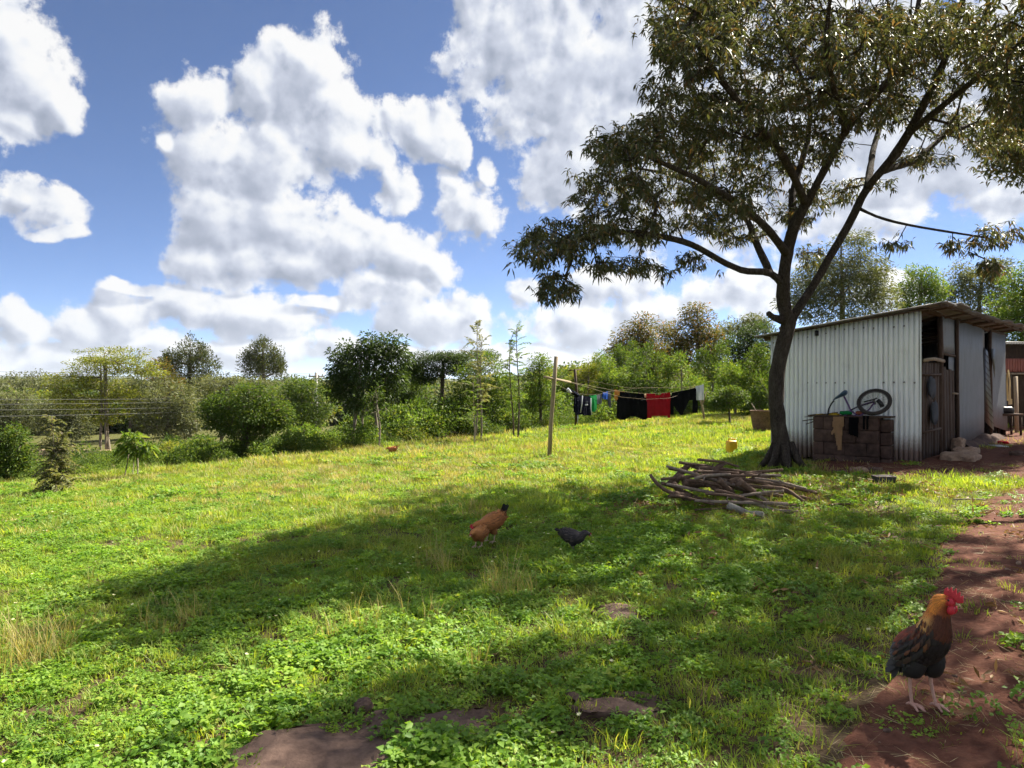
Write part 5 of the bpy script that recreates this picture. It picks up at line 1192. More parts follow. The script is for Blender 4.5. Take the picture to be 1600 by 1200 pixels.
    # bag hanging on the shed door
    for (s, z, r, k, lb) in ((.45, 1.55, .13, 'grey', 'grey rag hanging high on the shed door'), (.62, 1.12, .15, 'grey', 'crumpled grey sack hanging low on the shed door')):
        me = rock_mesh(r * .9, r * .35, r * 1.3, int(z * 100), .9, 20, 12, 2.2); me.materials.append(FB[k]); o = bpy.data.objects.new('sack', me); C.objects.link(o); o.location = tuple(SR(s, z, .05)); o.rotation_euler = (0, .2, math.atan2(ur[1], ur[0])); tag(o, lb, 'sack')
washing()

def odds():
    # yellow can
    M['yellow_plastic'] = rough_mat('yellow_plastic', [(.3, (.72, .38, .012)), (.7, (.82, .47, .02))], 5, .35, .05, .002, spec=.5)
    g = G(1143, 711) + np.array([0, 0, .03]); t = thing('jerrycan', 'yellow plastic can standing on the lawn', 'jerrycan', g); w_, d_, h_ = .20, .13, .255
    m = MB(); m.box((0, 0, h_ / 2), (w_, d_, h_)); o = m.build('body', M['yellow_plastic'], t, smooth=True); md = o.modifiers.new('b', 'BEVEL'); md.width = .035; md.segments = 4
    m = MB(); m.tube([(-.07, 0, h_ - .01), (-.06, 0, h_ + .035), (.02, 0, h_ + .04), (.04, 0, h_ - .01)], .011, 8); m.build('handle', M['yellow_plastic'], t, smooth=True)
    m = MB(); m.tube([(.07, 0, h_ - .01), (.07, 0, h_ + .03)], .02, 12); m.build('cap', M['yellow_plastic'], t, smooth=True); t.rotation_euler = (0, 0, .25)
    # rusty tub behind the trunk
    b = P(1193, 690, 18.6); b[2] = gz(b[0], b[1]); t = thing('tub', 'rusty brown tub standing left of the shed behind the tree trunk', 'tub', b)
    M['rust'] = rough_mat('rusty_tin', [(.3, (.06, .035, .025)), (.55, (.16, .085, .05)), (.8, (.26, .16, .10))], 6, .8, .4, .006)
    ang = np.linspace(0, 2 * np.pi, 29)[:-1]; m = MB()
    m.tube([(0, 0, 0.02), (0, 0, .18), (0, 0, .36), (0, 0, .56), (0, 0, .58)], [.24, .28, .31, .335, .345], 28, cap=False); m.tube([(0, 0, .03), (0, 0, .56)], [.22, .32], 28); m.build('body', M['rust'], t, smooth=True)
    m = MB(); m.tube([(.34 * math.cos(a), .34 * math.sin(a), .58) for a in np.linspace(0, 6.2832, 33)], .014, 6, cap=False); m.build('rim', M['rust'], t, smooth=True)
    m = MB(); m.tube([P(1184, 646, 18.5), P(1174, 630, 18.6)], [.014, .008], 6); tag(m.build('stick', M['pale_timber'], None), 'pale stick leaning out of the rusty tub', 'stick')
    # yard clutter at the far right
    b = G(1588, 690); b = P(1588, 682, 17.6); b[2] = gz(b[0], b[1])
    m = MB(); m.box((0, 0, 0), (.11, .025, 1.45)); o = m.build('plank', M['pale_timber'], None); o.location = tuple(b + [0, 0, .70]); o.rotation_euler = (.12, -.16, .2); tag(o, 'pale plank leaning upright at the right edge of the yard', 'plank')
    b = P(1570, 684, 17.0); b[2] = gz(b[0], b[1]); t = thing('table', 'low dark table standing beyond the end of the shed', 'table', b)
    m = MB(); m.box((0, 0, .52), (.62, .40, .05)); m.build('tabletop', M['timber'], t)
    for sx in (-1, 1):
        for sy in (-1, 1): m = MB(); m.tube([(sx * .27, sy * .16, 0), (sx * .27, sy * .16, .5)], .025, 6); m.build('leg', M['timber'], t)
    me = rock_mesh(.17, .13, .10, 61, .9, 20, 10, 2.2); me.materials.append(M['black']); o = bpy.data.objects.new('cooking_pot', me); C.objects.link(o); o.location = tuple(b + [0, 0, .62]); tag(o, 'sooty black pot on the low dark table', 'pot')
    b = G(1568, 694); me = rock_mesh(.09, .07, .04, 63, .8, 16, 8, 2.2); me.materials.append(FB['red']); o = bpy.data.objects.new('cloth', me); C.objects.link(o); o.location = tuple(b + [0, 0, .03]); tag(o, 'red rag lying on the ground before the low table', 'cloth')
    b = G(1560, 699); m = MB(); m.box((0, 0, 0), (.30, .2, .02)); o = m.build('tile', FB['white'], None); o.location = tuple(b + [0, 0, .03]); o.rotation_euler = (.05, .05, .3); tag(o, 'white tile lying on the red earth beside the shed', 'tile')
    p0 = SR(RW + .15, 2.2, .05)
    def hang(u, v, o_): q = SR(RW + .1 + .28 * u, 1.95 - .85 * v, .05 + o_); return q
    cloth('sheet_cloth', 'pale cloth hanging at the far end of the shed', 'cloth', hang, lambda u, v: u < .5 + .5 * v, FB['cream'], nu=12, nv=20, fold=.04, nfold=1.5)
    # thin stick on the grass
    a = G(1488, 788); b = G(1540, 788); m = MB(); m.tube([a + [0, 0, .05], (a + b) / 2 + [0, 0, .06], b + [0, 0, .05]], .010, 6); tag(m.build('stick', M['pale_timber'], None), 'thin pale stick lying on the grass beside the path', 'stick')
odds()

def firewood():
    M['wood'] = rough_mat('dry_branch', [(.3, (.085, .058, .043)), (.55, (.19, .145, .112)), (.8, (.38, .315, .26))], 6, .95, .8, .01, stretch=(1, 1, 1))
    M['wood_dark'] = rough_mat('dark_branch', [(.3, (.05, .031, .022)), (.55, (.12, .075, .052)), (.8, (.22, .148, .105))], 6, .95, .8, .01)
    M['wood_lichen'] = rough_mat('lichen_log', [(.3, (.10, .085, .07)), (.55, (.24, .22, .19)), (.8, (.42, .41, .36))], 7, .95, .8, .01)
    GRP = 'firewood heap'
    d0 = G(1130, 800)[1]
    def stick(pts, r0, r1, lb, mat='wood', knots=True):
        p = np.array([P(a + 20, b, d0 + c) for a, b, c in pts]); L = np.concatenate([[0], np.cumsum(np.linalg.norm(np.diff(p, axis=0), axis=1))]); n = max(8, int(L[-1] / .08)); q = np.linspace(0, L[-1], n)
        c = np.stack([np.interp(q, L, p[:, k]) for k in range(3)], -1)
        for _ in range(2): c[1:-1] = .25 * c[:-2] + .5 * c[1:-1] + .25 * c[2:]
        c += np.stack([.006 * np.sin(q * 7 + k * 2 + pts[0][0]) for k in range(3)], -1); gzz = H(c[:, 0], c[:, 1]); rr = np.linspace(r0, r1, n); c[:, 2] = np.maximum(c[:, 2], gzz + rr * .7)
        m = MB(); m.tube(c, rr, 8, noise=.10)
        if knots:
            for _ in range(rng.integers(0, 3)):
                i = rng.integers(2, n - 2); dv = unit(rng.normal(0, 1, 3) + np.array([0, 0, .5])); m.tube([c[i], c[i] + dv * rng.uniform(.04, .12)], [rr[i] * .55, rr[i] * .3], 6)
        o = m.build('firewood_branch', M[mat], None, smooth=True, origin=c[0]); return tag(o, lb, 'branch', GRP)
    stick([(1021, 729, .5), (1100, 750, .35), (1150, 765, .25), (1181, 784, .1)], .016, .024, 'long pale branch lying on top of the heap, upper end pointing left')
    stick([(1022, 757, .25), (1110, 772, .05), (1170, 790, -.1), (1226, 809, -.25)], .017, .023, 'long branch slanting across the front of the heap to the lower right')
    stick([(1066, 783, -.05), (1130, 784, -.08), (1212, 788, -.12)], .017, .02, 'nearly level pale branch along the front of the heap')
    stick([(1130, 757, .5), (1208, 763, .4), (1242, 788, .1), (1263, 799, -.05)], .026, .018, 'branch bent down sharply at the right end of the heap', 'wood_dark')
    stick([(996, 742, .3), (1004, 755, .25), (1014, 765, .2), (1060, 780, .1)], .02, .026, 'dark branch with its end turned up at the left tip of the heap', 'wood_dark')
    stick([(1118, 789, -.15), (1172, 812, -.35)], .040, .034, 'thick grey lichen-covered log lying in front of the heap', 'wood_lichen')
    stick([(1060, 727, .7), (1078, 737, .6), (1092, 748, .5)], .014, .017, 'short branch sticking up at the back of the heap', 'wood_dark')
    stick([(1230, 776, .3), (1262, 784, .25), (1305, 790, .25)], .018, .022, 'dark branch reaching out right towards the shed', 'wood_dark')
    stick([(1150, 780, .1), (1200, 793, .0), (1247, 797, -.1)], .012, .014, 'thin branch lying low at the right front of the heap')
    stick([(1012, 748, .45), (1050, 745, .4), (1100, 743, .4)], .016, .02, 'level dark branch at the upper left of the heap', 'wood_dark')
    for i in range(34):
        cx = rng.normal(1112, 46); dd = rng.uniform(-.1, .9); f = max(0, 1 - abs(cx - 1100) / 150); base = 800 - 45 * (dd + .1)
        cy = base - 58 * f * rng.random() * (1 - abs(dd - .4)); L = rng.uniform(45, 110); sl = rng.normal(.12, .16)
        stick([(cx - L / 2, cy - sl * L / 2, dd + rng.normal(0, .15)), (cx, cy - 2, dd), (cx + L / 2, cy + sl * L / 2, dd + rng.normal(0, .15))], (r_ := rng.uniform(.012, .026)), rng.uniform(.010, .022), '%s %s dry branch lying %s at the %s of the firewood heap' % ('thick' if r_ > .019 else 'thin', 'brown' if (m_ := str(rng.choice(['wood', 'wood_dark', 'wood_dark']))) == 'wood_dark' else 'pale', 'in front' if dd < .25 else 'at the back' if dd > .6 else 'halfway back', 'left' if cx < 1090 else 'right' if cx > 1135 else 'middle'), m_)
    for i in range(14):
        cx = rng.uniform(1040, 1150); dd = rng.uniform(.1, .7); cy = 782 - 42 * dd - rng.uniform(0, 22); L = rng.uniform(22, 42); a = rng.uniform(-.9, .9)
        stick([(cx - L / 2 * math.cos(a), cy - L / 2 * math.sin(a), dd - .05), (cx + L / 2 * math.cos(a), cy + L / 2 * math.sin(a), dd + .05)], rng.uniform(.034, .05), rng.uniform(.03, .046), 'short thick %s chunk of wood in the %s of the firewood heap' % ('upright slanting' if a > .45 else 'downward slanting' if a < -.45 else 'level', 'left part' if cx < 1075 else 'right part' if cx > 1115 else 'core'), 'wood_dark', False)
firewood()

def power_line():
    d = 58.0; b = P(494, 660, d); b[2] = gz(b[0], b[1])
    M['concrete'] = rough_mat('concrete_pole', [(.3, (.28, .27, .25)), (.7, (.42, .41, .38))], 4, .9, .3, .01)
    M['wire'] = rough_mat('wire', [(.3, (.16, .16, .16)), (.7, (.2, .2, .2))], 4, .7, .1, .01)
    t = thing('utility_pole', 'pale concrete utility pole left of the young glossy tree', 'pole', b)
    m = MB(); m.tube([b - [0, 0, .5], P(494, 582, d)], [.17, .12], 10); m.build('post', M['concrete'], t, smooth=True)
    m = MB(); m.tube([P(483, 588, d - 1), P(505, 588, d + 1)], .06, 6); m.build('cross_arm', M['timber'], t)
    for px in (484, 494, 504): m = MB(); m.tube([P(px, 588, d), P(px, 584, d)], [.06, .05], 8); m.build('insulator', M['concrete'], t)
    local(t)
    for k, (y0, y1, dd) in enumerate(((584, 576, 50), (587, 584, 50))):
        a, e = P(489 + 8 * k, y0, d), P(-260, y1, dd); q = np.linspace(0, 1, 30)[:, None]; c = a * (1 - q) + e * q; c[:, 2] -= (4 * q * (1 - q))[:, 0] * .12
        m = MB(); m.tube(c, .012, 5); tag(m.build('power_line', M['wire'], None), ('upper', 'lower')[k] + ' wire of the high power line before the evergreens', 'wire', 'power lines')
    nm = ('topmost', 'second', 'third', 'lowest')
    for k, (y0, y1) in enumerate(((612, 623), (614, 632), (622, 641), (626, 652))):
        a, e = P(640, y0, 62), P(-120, y1, 34); q = np.linspace(0, 1, 40)[:, None]; c = a * (1 - q) + e * q; c[:, 2] -= (4 * q * (1 - q))[:, 0] * .25
        m = MB(); m.tube(c, .008, 5); tag(m.build('power_line', M['wire'], None), nm[k] + ' wire of the low four-wire line before the acacia', 'wire', 'power lines')
power_line()

def hills():
    t = NT('hill_forest'); co = world_co(t); f = t.noise(co, .004, 5, .6)
    mat = t.out(t.bsdf(t.ramp(f, [(.3, (.035, .05, .025)), (.7, (.085, .10, .045))]), 1.0, spec=.05))
    n, mrows = 90, 8; V = []; az = np.linspace(-.75, .75, n); d = 6500.0
    top = 45 + 22 * np.sin(az * 9 + 1) + 12 * np.sin(az * 23) + 95 * np.exp(-((az - .075) / .045) ** 2) + 30 * np.exp(-((az - .2) / .08) ** 2)
    for i in range(mrows):
        f_ = i / (mrows - 1); dd = d - 900 * (1 - f_) ; V.append(np.stack([np.sin(az) * dd, np.cos(az) * dd, -20 + (top + 20) * np.sin(f_ * math.pi / 2) + 4 * np.sin(az * 90 + i * 2) * f_], -1))
    for i in range(1, mrows): dd = d + 1400 * i / (mrows - 1); V.append(np.stack([np.sin(az) * dd, np.cos(az) * dd, -20 + (top + 20) * np.cos(i / (mrows - 1) * math.pi / 2)], -1))
    V = np.concatenate(V); k = 2 * mrows - 1; I = np.arange(k * n).reshape(k, n)
    o = bpy.data.objects.new('hills', mesh_from('hills', V, [np.stack([I[:-1, :-1], I[:-1, 1:], I[1:, 1:], I[1:, :-1]], -1).reshape(-1, 4)], [mat], smooth=True)); C.objects.link(o); tag(o, kind='structure')
hills()

# ------------------------------------------------------------------ poultry
def plumage_mat(name, rough=.6, spec=.35):
    t = NT(name); a = t.n('ShaderNodeAttribute'); a.attribute_name = 'Col'; f = t.noise(obj_co(t), 160, 3, .6)
    c = t.mix(.5, a.outputs['Color'], t.mix(1.0, a.outputs['Color'], t.ramp(f, [(.3, (.6, .6, .6)), (.7, (1.3, 1.3, 1.3))]), 'MULTIPLY'))
    return t.out(t.bsdf(c, rough, spec=spec))
M['plumage'] = plumage_mat('plumage')
M['comb'] = rough_mat('red_comb', [(.3, (.38, .012, .025)), (.7, (.60, .035, .06))], 40, .5, .4, .003, spec=.4)
M['pink_shank'] = rough_mat('pink_shank', [(.3, (.42, .22, .17)), (.7, (.60, .36, .29))], 60, .6, .5, .002, spec=.3)
M['beak'] = rough_mat('horn_beak', [(.3, (.32, .22, .12)), (.7, (.48, .36, .22))], 30, .4, .1, .001, spec=.5)
M['eye'] = rough_mat('eye', [(.3, (.01, .008, .006)), (.7, (.015, .01, .008))], 30, .15, .0, .001, spec=.6)
M['grey_shank'] = rough_mat('grey_shank', [(.3, (.12, .10, .085)), (.7, (.24, .20, .16))], 60, .6, .5, .002, spec=.3)
def catmull(A, n):
    A = np.asarray(A, float); m = len(A); t = np.linspace(0, m - 1, n); out = []
    for q in t:
        i = min(int(q), m - 2); f = q - i; p0, p1, p2, p3 = A[max(i - 1, 0)], A[i], A[i + 1], A[min(i + 2, m - 1)]
        out.append(.5 * (2 * p1 + (p2 - p0) * f + (2 * p0 - 5 * p1 + 4 * p2 - p3) * f * f + (3 * p1 - p0 - 3 * p2 + p3) * f ** 3))
    return np.array(out)
def bird(name, label, cat, loc, yaw, st, colour, scale=1.0, legs=((.0, .045, .02), (-.01, -.045, -.03)), hock=.13, thigh_z=.24, feathers=900, tail=(), comb=1.0, wing=True, shank='pink_shank', flen=(.03, .05), thigh_col=(.015, .013, .015), beak_len=.03, wattle=1.0, head_pitch=0.0, thigh_r=(.055, .04, .02), hackle=1.6):
    """st: stations along the spine from rump to face (x, z, half width, half height); colour(t, a, rnd) -> rgb, t 0..1 rump to face, a angle (pi/2 = back)"""
    root = thing(name, label, cat, loc, yaw); n, k = 46, 20; S = catmull(st, n)
    ctr = np.stack([S[:, 0], np.zeros(n), S[:, 1]], -1); T = unit(np.gradient(ctr, axis=0)); side = np.array([0, 1.0, 0]); U = np.cross(T, side); U[U[:, 2] < 0] *= 1
    U = unit(np.cross(T, np.broadcast_to(side, T.shape)));  U = np.where((U[:, 2:3] < 0) & (np.abs(T[:, 2:3]) < .9), -U, U)
    # keep the back side consistent along the curve
    for i in range(1, n):
        if U[i] @ U[i - 1] < 0: U[i] = -U[i]
    ang = np.linspace(0, 2 * np.pi, k, endpoint=False); V = []; Cc = []
    for i in range(n):
        for a in ang:
            V.append(ctr[i] + side * math.cos(a) * max(S[i, 2], .003) + U[i] * math.sin(a) * max(S[i, 3], .003)); Cc.append(colour(i / (n - 1), a, .5))
    mb = MB(); I = np.arange(n * k).reshape(n, k); Fq = np.stack([I[:-1], np.roll(I, -1, 1)[:-1], np.roll(I, -1, 1)[1:], I[1:]], -1).reshape(-1, 4)
    mb.add(np.array(V), Fq, np.array(Cc)); mb.add(np.array([V[j] for j in range(k)]), [tuple(range(k - 1, -1, -1))], np.array(Cc[:k])); mb.add(np.array(V[-k:]), [tuple(range(k))], np.array(Cc[-k:]))
    # thighs run into the body
    for (fx, fy, _) in legs:
        hk = np.array([fx - .015, fy, hock]); top = np.array([fx - .0, fy * .75, thigh_z]); mb.tube(catmull([top, (top + hk) / 2 + [.012, 0, 0], hk, hk - [0, 0, .012]], 10), np.interp(np.linspace(0, 1, 10), [0, .5, .85, 1], [thigh_r[0], thigh_r[1], thigh_r[2], .009]), 12, col=thigh_col)
    body = mb.build('body', M['plumage'], root, smooth=True, usecol=True)
    # feathers, laid like shingles from the rump forward
    P0 = []; D0 = []; N0 = []; L0 = []; W0 = []; C0 = []
    wt = np.clip(S[:, 2] + S[:, 3], .02, None) + np.where(np.linspace(0, 1, n) > .5, .09, 0); wt = wt / wt.sum()
    for i in rng.choice(n, feathers, p=wt):
        a = rng.random() * 6.2832; t = i / (n - 1); nrm = side * math.cos(a) / max(S[i, 2], .01) + U[i] * math.sin(a) / max(S[i, 3], .01); nrm /= np.linalg.norm(nrm)
        p = ctr[i] + side * math.cos(a) * S[i, 2] + U[i] * math.sin(a) * S[i, 3]
        d = -T[i] + np.array([0, 0, -.25]) + rng.normal(0, .12, 3); d -= nrm * (d @ nrm); d /= np.linalg.norm(d); L = rng.uniform(*flen)
        if t > .9: L *= .35
        elif t > .52: L *= hackle
        P0.append(p); D0.append(d); N0.append(nrm); L0.append(L); W0.append(L * (.5 if t < .52 else .2)); C0.append(colour(t, a, rng.random()))
    for (fx, fy, _) in legs:
        for _ in range(feathers // 14):
            f = rng.random(); a = rng.random() * 6.28; r = np.interp(f, [0, .5, 1], thigh_r); c = np.array([fx - .012 * f, fy * (.75 + .25 * f), thigh_z + (hock - thigh_z) * f * .95]); nr_ = np.array([math.cos(a), math.sin(a), 0])
            P0.append(c + nr_ * r); N0.append(nr_); d = np.array([-.15, 0, -1.0]) + rng.normal(0, .1, 3); D0.append(unit(d)); L = flen[0] * rng.uniform(.7, 1.1); L0.append(L); W0.append(L * .5); C0.append(np.array(thigh_col) * rng.uniform(.6, 1.8))
    if wing:
        for sg in (-1, 1):      # folded wing: rows of longer quills on the flank
            for row in range(4):
                for j in range(9):
                    t = .62 - .05 * j - .02 * row; i = int(np.clip(t, .08, .6) * (n - 1)); a = (math.pi / 2 - sg * (math.pi / 2)) + sg * (.55 - .28 * row)
                    p = ctr[i] + side * math.cos(a) * S[i, 2] * 1.05 + U[i] * math.sin(a) * S[i, 3] * 1.05; nrm = unit(side * math.cos(a) + U[i] * math.sin(a) * .6)
                    d = -T[i] + np.array([0, 0, -.2]); d -= nrm * (d @ nrm); d = unit(d); L = (.044 + .010 * row) * rng.uniform(.8, 1.2) * (flen[1] / .05)
                    P0.append(p + nrm * (.004 + .0015 * (3 - row))); D0.append(d); N0.append(nrm); L0.append(L); W0.append(L * .34); C0.append(colour(-1, row, rng.random()))
    for (bx_, bz, el, L, w_, spread, cnt, cl) in tail:       # tail quills: root, elevation, length, width, fan
        for j in range(cnt):
            q = (j / max(1, cnt - 1) - .5) * 2; e_ = R(el + rng.normal(0, 5)); az = q * R(spread)
            d = np.array([-math.cos(e_) * math.cos(az), math.sin(az) * math.cos(e_), math.sin(e_)]); P0.append(np.array([bx_, q * .02, bz])); D0.append(d); N0.append(unit(np.array([0, 1 if q >= 0 else -1, .2]))); L0.append(L * rng.uniform(.8, 1.1)); W0.append(w_); C0.append(np.array(cl) * rng.uniform(.7, 1.3))
    P0, D0, N0, L0, W0, C0 = map(np.array, (P0, D0, N0, L0, W0, C0)); sd = unit(np.cross(D0, N0)); L_ = L0[:, None]; w = W0[:, None] * .5; m = len(P0)
    b_ = P0 + N0 * .001; q1 = P0 + D0 * L_ * .45 + N0 * .005; q2 = P0 + D0 * L_ * .85 + N0 * .005; tp = P0 + D0 * L_ + N0 * .003
    Vf = np.stack([b_, q1 + sd * w - N0 * .002, q1, q1 - sd * w - N0 * .002, q2 + sd * w * .75 - N0 * .002, q2, q2 - sd * w * .75 - N0 * .002, tp], 1).reshape(-1, 3); o8 = np.arange(m)[:, None] * 8
    me = mesh_from('feathers', Vf, [np.concatenate([o8 + np.array([[0, 2, 1]]), o8 + np.array([[0, 3, 2]]), o8 + np.array([[4, 5, 7]]), o8 + np.array([[5, 6, 7]])]), np.concatenate([o8 + np.array([[1, 2, 5, 4]]), o8 + np.array([[2, 3, 6, 5]])])], [M['plumage']], col=np.repeat(C0, 8, 0))
    o = bpy.data.objects.new('feathers', me); C.objects.link(o); o.parent = root; o['kind'] = 'stuff'
    # head furniture
    hd = ctr[-1]; fw = T[-1]; up = U[-1] if U[-1][2] > 0 else -U[-1]; hr = S[-4, 3]
    base = ctr[-3]
    m = MB(); m.tube([hd - fw * .006, hd + fw * beak_len * .5 - up * .001, hd + fw * beak_len - up * .006], [.011 * comb ** .0, .007, .0012], 8); m.build('beak', M['beak'], root, smooth=True)
    hw = max(S[-5, 2], .012); ec = ctr[-5]
    for sg in (-1, 1):
        m = MB(); e = ec + side * sg * hw * .93 + up * .008; m.tube([e - side * sg * .003, e + side * sg * .002, e + side * sg * .0035], [.0058, .0048, .001], 10); m.build('eye', M['eye'], root, smooth=True)
        if comb > .3:   # bare red face
            m = MB(); e = ctr[-4] + side * sg * hw * .80 - up * .002; m.tube([e - side * sg * .01, e + side * sg * .0035, e + side * sg * .005], [.021, .0155, .004], 12); m.build('face', M['comb'], root, smooth=True)
    if comb > 0:
        # serrated comb
        h = .045 * comb; l = .085 * comb; pts = [(-.5, .0), (-.52, .45), (-.42, .75), (-.34, .45), (-.24, 1.0), (-.14, .5), (-.02, 1.1), (.08, .5), (.2, .95), (.27, .42), (.38, .7), (.46, .25), (.5, .0), (.3, -.25), (-.2, -.3)]
        c = ctr[-5] + up * S[-5, 3] * .85 + fw * .008; m = MB(); A = np.array([c + fw * x * l + up * z * h for x, z in pts]); q = len(pts); th = side * .005 * comb
        m.add(np.concatenate([A + th, A - th]), [tuple(range(q))[::-1], tuple(range(q, 2 * q))] + [(i, (i + 1) % q, q + (i + 1) % q, q + i) for i in range(q)]); o = m.build('comb', M['comb'], root); md = o.modifiers.new('b', 'BEVEL'); md.width = .0025; md.segments = 2
    if wattle > 0:
        for sg in (-1, 1):
            c = ctr[-2] - up * .012 + side * sg * .009; m = MB(); m.tube(catmull([c, c - up * .018 * wattle + side * sg * .003, c - up * .036 * wattle, c - up * .044 * wattle], 8), np.array([.006, .011, .0145, .0155, .0145, .012, .008, .002]) * wattle, 10); m.build('wattle', M['comb'], root, smooth=True)
    # shanks and feet
    for (fx, fy, dx) in legs:
        hk = np.array([fx - .015, fy, hock + .01]); an = np.array([fx + dx * .4, fy, .022]); m = MB(); m.tube(catmull([hk, (hk + an) / 2 + [-.004, 0, 0], an, an - [0, 0, .012]], 8), [.0105, .009, .008, .0075, .0075, .008, .0095, .008], 10)
        for az, L in ((0, .062), (.6, .052), (-.6, .052), (3.0, .028)):
            d = np.array([math.cos(az), math.sin(az), 0]); p = an - [0, 0, .008]; m.tube(catmull([p, p + d * L * .45 + [0, 0, .0], p + d * L * .85 - [0, 0, .009], p + d * L - [0, 0, .013]], 7), [.0075, .0068, .006, .0058, .005, .0042, .0015], 8)
        m.build('leg', M[shank], root, smooth=True)
    root.scale = (scale, scale, scale); return root
def poultry():
    mixc = lambda a, b, f: np.array(a) * (1 - f) + np.array(b) * f
    def rooster_col(t, a, r):
        v = .65 + .7 * r; s = math.sin(a)                  # s > 0: back of the bird
        if t < 0: c = mixc((.028, .022, .024), (.16, .055, .025), .9 * r * r) if a < 3 else mixc((.02, .018, .02), (.13, .05, .02), r ** 3); return c
        if t > .90: return np.array((.42, .03, .03)) * v
        if t > .70: return mixc((.20, .045, .012), (.62, .21, .030), sm(-.6, .3, s)) * v
        if t > .50: return mixc((.075, .020, .010), mixc((.52, .15, .025), (.68, .38, .12), float(r > .45) * sm(.70, .56, t)), sm(-.25, .40, s)) * v
        if t > .36: return mixc((.016, .012, .013), (.20, .045, .016), sm(.0, .7, s) * (.3 + .7 * r)) * v
        if t > .18: return mixc((.020, .016, .018), (.24, .045, .016), sm(.35, .9, s)) * v
        return mixc((.035, .032, .036), (.11, .10, .105), r * r)
    st = [(-.105, .190, .012, .018), (-.096, .206, .040, .040), (-.070, .232, .066, .064), (-.034, .262, .084, .080), (.0, .292, .092, .086), (.030, .328, .087, .081), (.048, .370, .074, .071), (.058, .412, .061, .059), (.066, .448, .049, .049), (.076, .482, .039, .040), (.094, .510, .030, .031), (.117, .519, .022, .023), (.137, .515, .010, .012)]
    g = G(1443, 1116) + np.array([0, 0, .032])
    bird('rooster', 'large rooster with orange neck and red comb striding on the path', 'rooster', g, R(-56), st, rooster_col, 0.99,
         legs=((-.024, -.042, -.02), (.020, .044, .03)), hock=.150, thigh_z=.245, feathers=3000, flen=(.022, .038), thigh_r=(.054, .046, .022),
         tail=((-.10, .195, -60, .10, .030, 30, 13, (.035, .033, .037)), (-.09, .215, -48, .09, .028, 26, 9, (.06, .055, .06))), comb=1.0, wattle=1.05, beak_len=.028)
    def brown(base, dark, tipc):
        def f(t, a, r):
            v = .7 + .6 * r; s = math.sin(a)
            if t < 0: return mixc(base, dark, .35 + .3 * r) * v
            if t > .92: return np.array((.32, .05, .035)) * v
            return mixc(mixc(dark, base, .35), base, sm(-.6, .4, s)) * v
        return f
    hen_up = [(-.155, .30, .012, .018), (-.135, .285, .042, .045), (-.09, .255, .072, .075), (-.03, .225, .092, .092), (.03, .205, .096, .094), (.085, .195, .082, .080), (.125, .20, .060, .060), (.155, .205, .042, .043), (.182, .205, .033, .034), (.205, .198, .026, .027), (.224, .188, .018, .019), (.236, .180, .009, .011)]
    g = G(767, 852) + np.array([0, 0, .03])
    bird('hen', 'ginger hen with raised black tail behind the smaller buff hen', 'hen', g, R(212), hen_up, brown((.36, .135, .035), (.15, .05, .016), 0), .92, legs=((.02, -.04, .02), (-.01, .04, -.01)), hock=.10, thigh_z=.18, feathers=800,
         flen=(.028, .045), thigh_col=(.22, .09, .03), tail=((-.14, .295, 62, .115, .030, 26, 12, (.012, .011, .013)), (-.13, .285, 45, .08, .03, 30, 8, (.10, .04, .02))), comb=.55, wattle=.5, shank='beak', beak_len=.022)
    pulet = [(-.11, .215, .012, .015), (-.095, .20, .038, .040), (-.06, .175, .066, .068), (-.01, .158, .080, .080), (.04, .158, .074, .073), (.075, .172, .054, .054), (.10, .185, .038, .040), (.122, .188, .030, .031), (.142, .182, .024, .025), (.158, .172, .016, .017), (.168, .164, .008, .010)]
    g = G(748, 860) + np.array([0, 0, .03])
    bird('hen', 'smaller buff hen in front of the ginger hen', 'hen', g, R(238), pulet, brown((.42, .17, .05), (.17, .055, .02), 0), .84, legs=((.015, -.032, .015), (-.01, .03, -.01)), hock=.075, thigh_z=.14, feathers=650,
         flen=(.022, .036), thigh_col=(.24, .10, .035), thigh_r=(.045, .034, .016), tail=((-.10, .21, 48, .075, .022, 24, 9, (.05, .03, .025)),), comb=.3, wattle=.25, shank='beak', beak_len=.018)
    def dark(t, a, r):
        if t < 0: return mixc((.022, .018, .022), (.085, .065, .06), r * r)
        return mixc((.018, .015, .018), (.075, .058, .055), r ** 2 * 1.0)
    blk = [(-.165, .245, .012, .018), (-.14, .235, .040, .042), (-.095, .212, .068, .070), (-.035, .19, .086, .086), (.03, .178, .088, .085), (.08, .188, .070, .070), (.112, .208, .050, .050), (.135, .224, .037, .038), (.156, .232, .030, .031), (.176, .230, .025, .026), (.194, .222, .017, .018), (.205, .215, .009, .011)]
    g = G(896, 869) + np.array([0, 0, .04])
    bird('hen', 'dark brown-black hen walking right on the shaded lawn', 'hen', g, R(-14), blk, dark, 0.76, legs=((.01, -.035, .015), (-.02, .035, -.01)), hock=.09, thigh_z=.16, feathers=800, flen=(.026, .042), tail=((-.15, .24, 18, .085, .026, 22, 10, (.03, .025, .028)),), comb=.30, wattle=.3, shank='grey_shank', beak_len=.02, thigh_r=(.05, .036, .016))
    g = G(613, 711)
    bird('hen', 'tiny ginger hen pecking in the far sunny grass', 'hen', g, R(175), pulet, brown((.42, .15, .04), (.22, .07, .02), 0), .9, legs=((.015, -.032, .015), (-.01, .03, -.01)), hock=.075, thigh_z=.14, feathers=250, flen=(.03, .045), thigh_col=(.24, .10, .035), thigh_r=(.045, .034, .016), tail=((-.10, .21, 30, .09, .03, 24, 9, (.38, .2, .08)),), comb=.3, wattle=.2, shank='beak', beak_len=.018)
poultry()

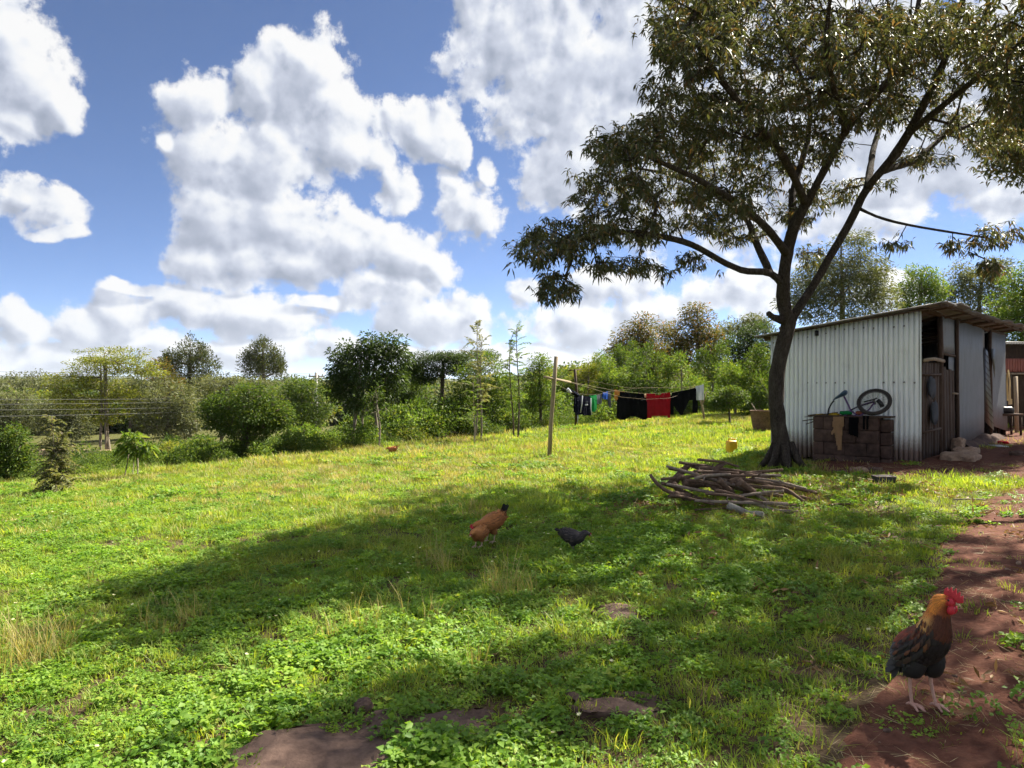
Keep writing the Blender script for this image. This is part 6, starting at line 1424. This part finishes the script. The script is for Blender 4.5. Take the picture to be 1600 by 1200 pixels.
# ------------------------------------------------------------------ litter of dead leaves, straw and twigs
def litter():
    def lf(n, c):
        p = np.stack([rng.normal(0, .06, n), rng.normal(0, .06, n), np.abs(rng.normal(.006, .006, n))], -1); d = np.stack([rng.normal(0, 1, n), rng.normal(0, 1, n), rng.normal(0, .18, n)], -1)
        V, Fs = leaves(p, d, rng.uniform(.05, .10, n), rng.uniform(.014, .026, n), bend=-.05, fold=.3); return mesh_from('dead_leaves', V, [Fs], [c])
    M['dead_leaf'] = leaf_mat('dead_leaf', (.12, .065, .03), (.24, .14, .065), .15, .4, (.34, .22, .11), patch=3)
    M['straw_bit'] = leaf_mat('straw_bit', (.26, .19, .10), (.42, .33, .19), .15, .4, patch=3)
    D_ = [lf(7, M['dead_leaf']), lf(5, M['dead_leaf']), lf(10, M['dead_leaf'])]
    def sb(n):
        p = np.stack([rng.normal(0, .09, n), rng.normal(0, .09, n), np.abs(rng.normal(.008, .006, n))], -1); d = np.stack([rng.normal(0, 1, n), rng.normal(0, 1, n), rng.normal(0, .06, n)], -1)
        V, Fs = leaves(p, d, rng.uniform(.06, .22, n), np.full(n, .0035), bend=0, fold=.1, fine=False); return mesh_from('straw', V, [Fs], [M['straw_bit']])
    S_ = [sb(8), sb(5), sb(11)]
    # on and beside the path
    n = 2600; x = rng.uniform(.6, 8.5, n); y = rng.uniform(1.8, 11.2, n); k = dirt(x, y) | dirt(x - .3, y) | dirt(x + .3, y) | (rng.random(n) < .06); x, y = x[k], y[k]; n = len(x)
    scatter('straw', np.stack([x, y, H(x, y) + .016], -1), rng.uniform(.4, 1.0, n), rng.integers(0, 3, n), S_, .05)
    # under the tree and round the firewood
    c = G(1210, 760); q = [c[:2] + rng.normal(0, 1, (170, 2)) * np.array([.55, .45]), G(1100, 790)[:2] + rng.normal(0, 1, (120, 2)) * np.array([.8, .4]), G(1290, 770)[:2] + rng.normal(0, 1, (120, 2)) * np.array([.9, .5]), np.stack([rng.uniform(1, 6, 200), rng.uniform(3, 11, 200)], -1)]
    q = np.concatenate(q); n = len(q); scatter('leaf_litter', np.stack([q[:, 0], q[:, 1], H(q[:, 0], q[:, 1]) + .03], -1), rng.uniform(.6, 1.2, n), rng.integers(0, 3, n), D_, .15)
    # pebbles pressed into the red earth
    pb = []
    for s in range(3): me = rock_mesh(.02, .016, .011, 80 + s, .8, 10, 6, 2.4); me.materials.append(M['pale_rock'] if s else M['rock']); pb.append(me)
    n = 1500; x = rng.uniform(.8, 13, n); y = rng.uniform(1.8, 16, n); k = dirt(x, y); x, y = x[k], y[k]; n = len(x)
    scatter('gravel', np.stack([x, y, H(x, y) + .018], -1), rng.uniform(.25, 1.1, n) ** 1.5, rng.integers(0, 3, n), pb, .3)
litter()

# ------------------------------------------------------------------ the air
def haze():
    m = MB(); m.box((0, 0, 76), (19000, 19000, 168)); t = NT('haze_air'); v = t.n('ShaderNodeVolumePrincipled')
    v.inputs['Color'].default_value = (.80, .88, 1.0, 1); v.inputs['Density'].default_value = .0001; v.inputs['Anisotropy'].default_value = .3
    o = t.n('ShaderNodeOutputMaterial'); t.l(v.outputs[0], o.inputs['Volume']); ob = m.build('haze', t.m); tag(ob, kind='stuff')
haze()
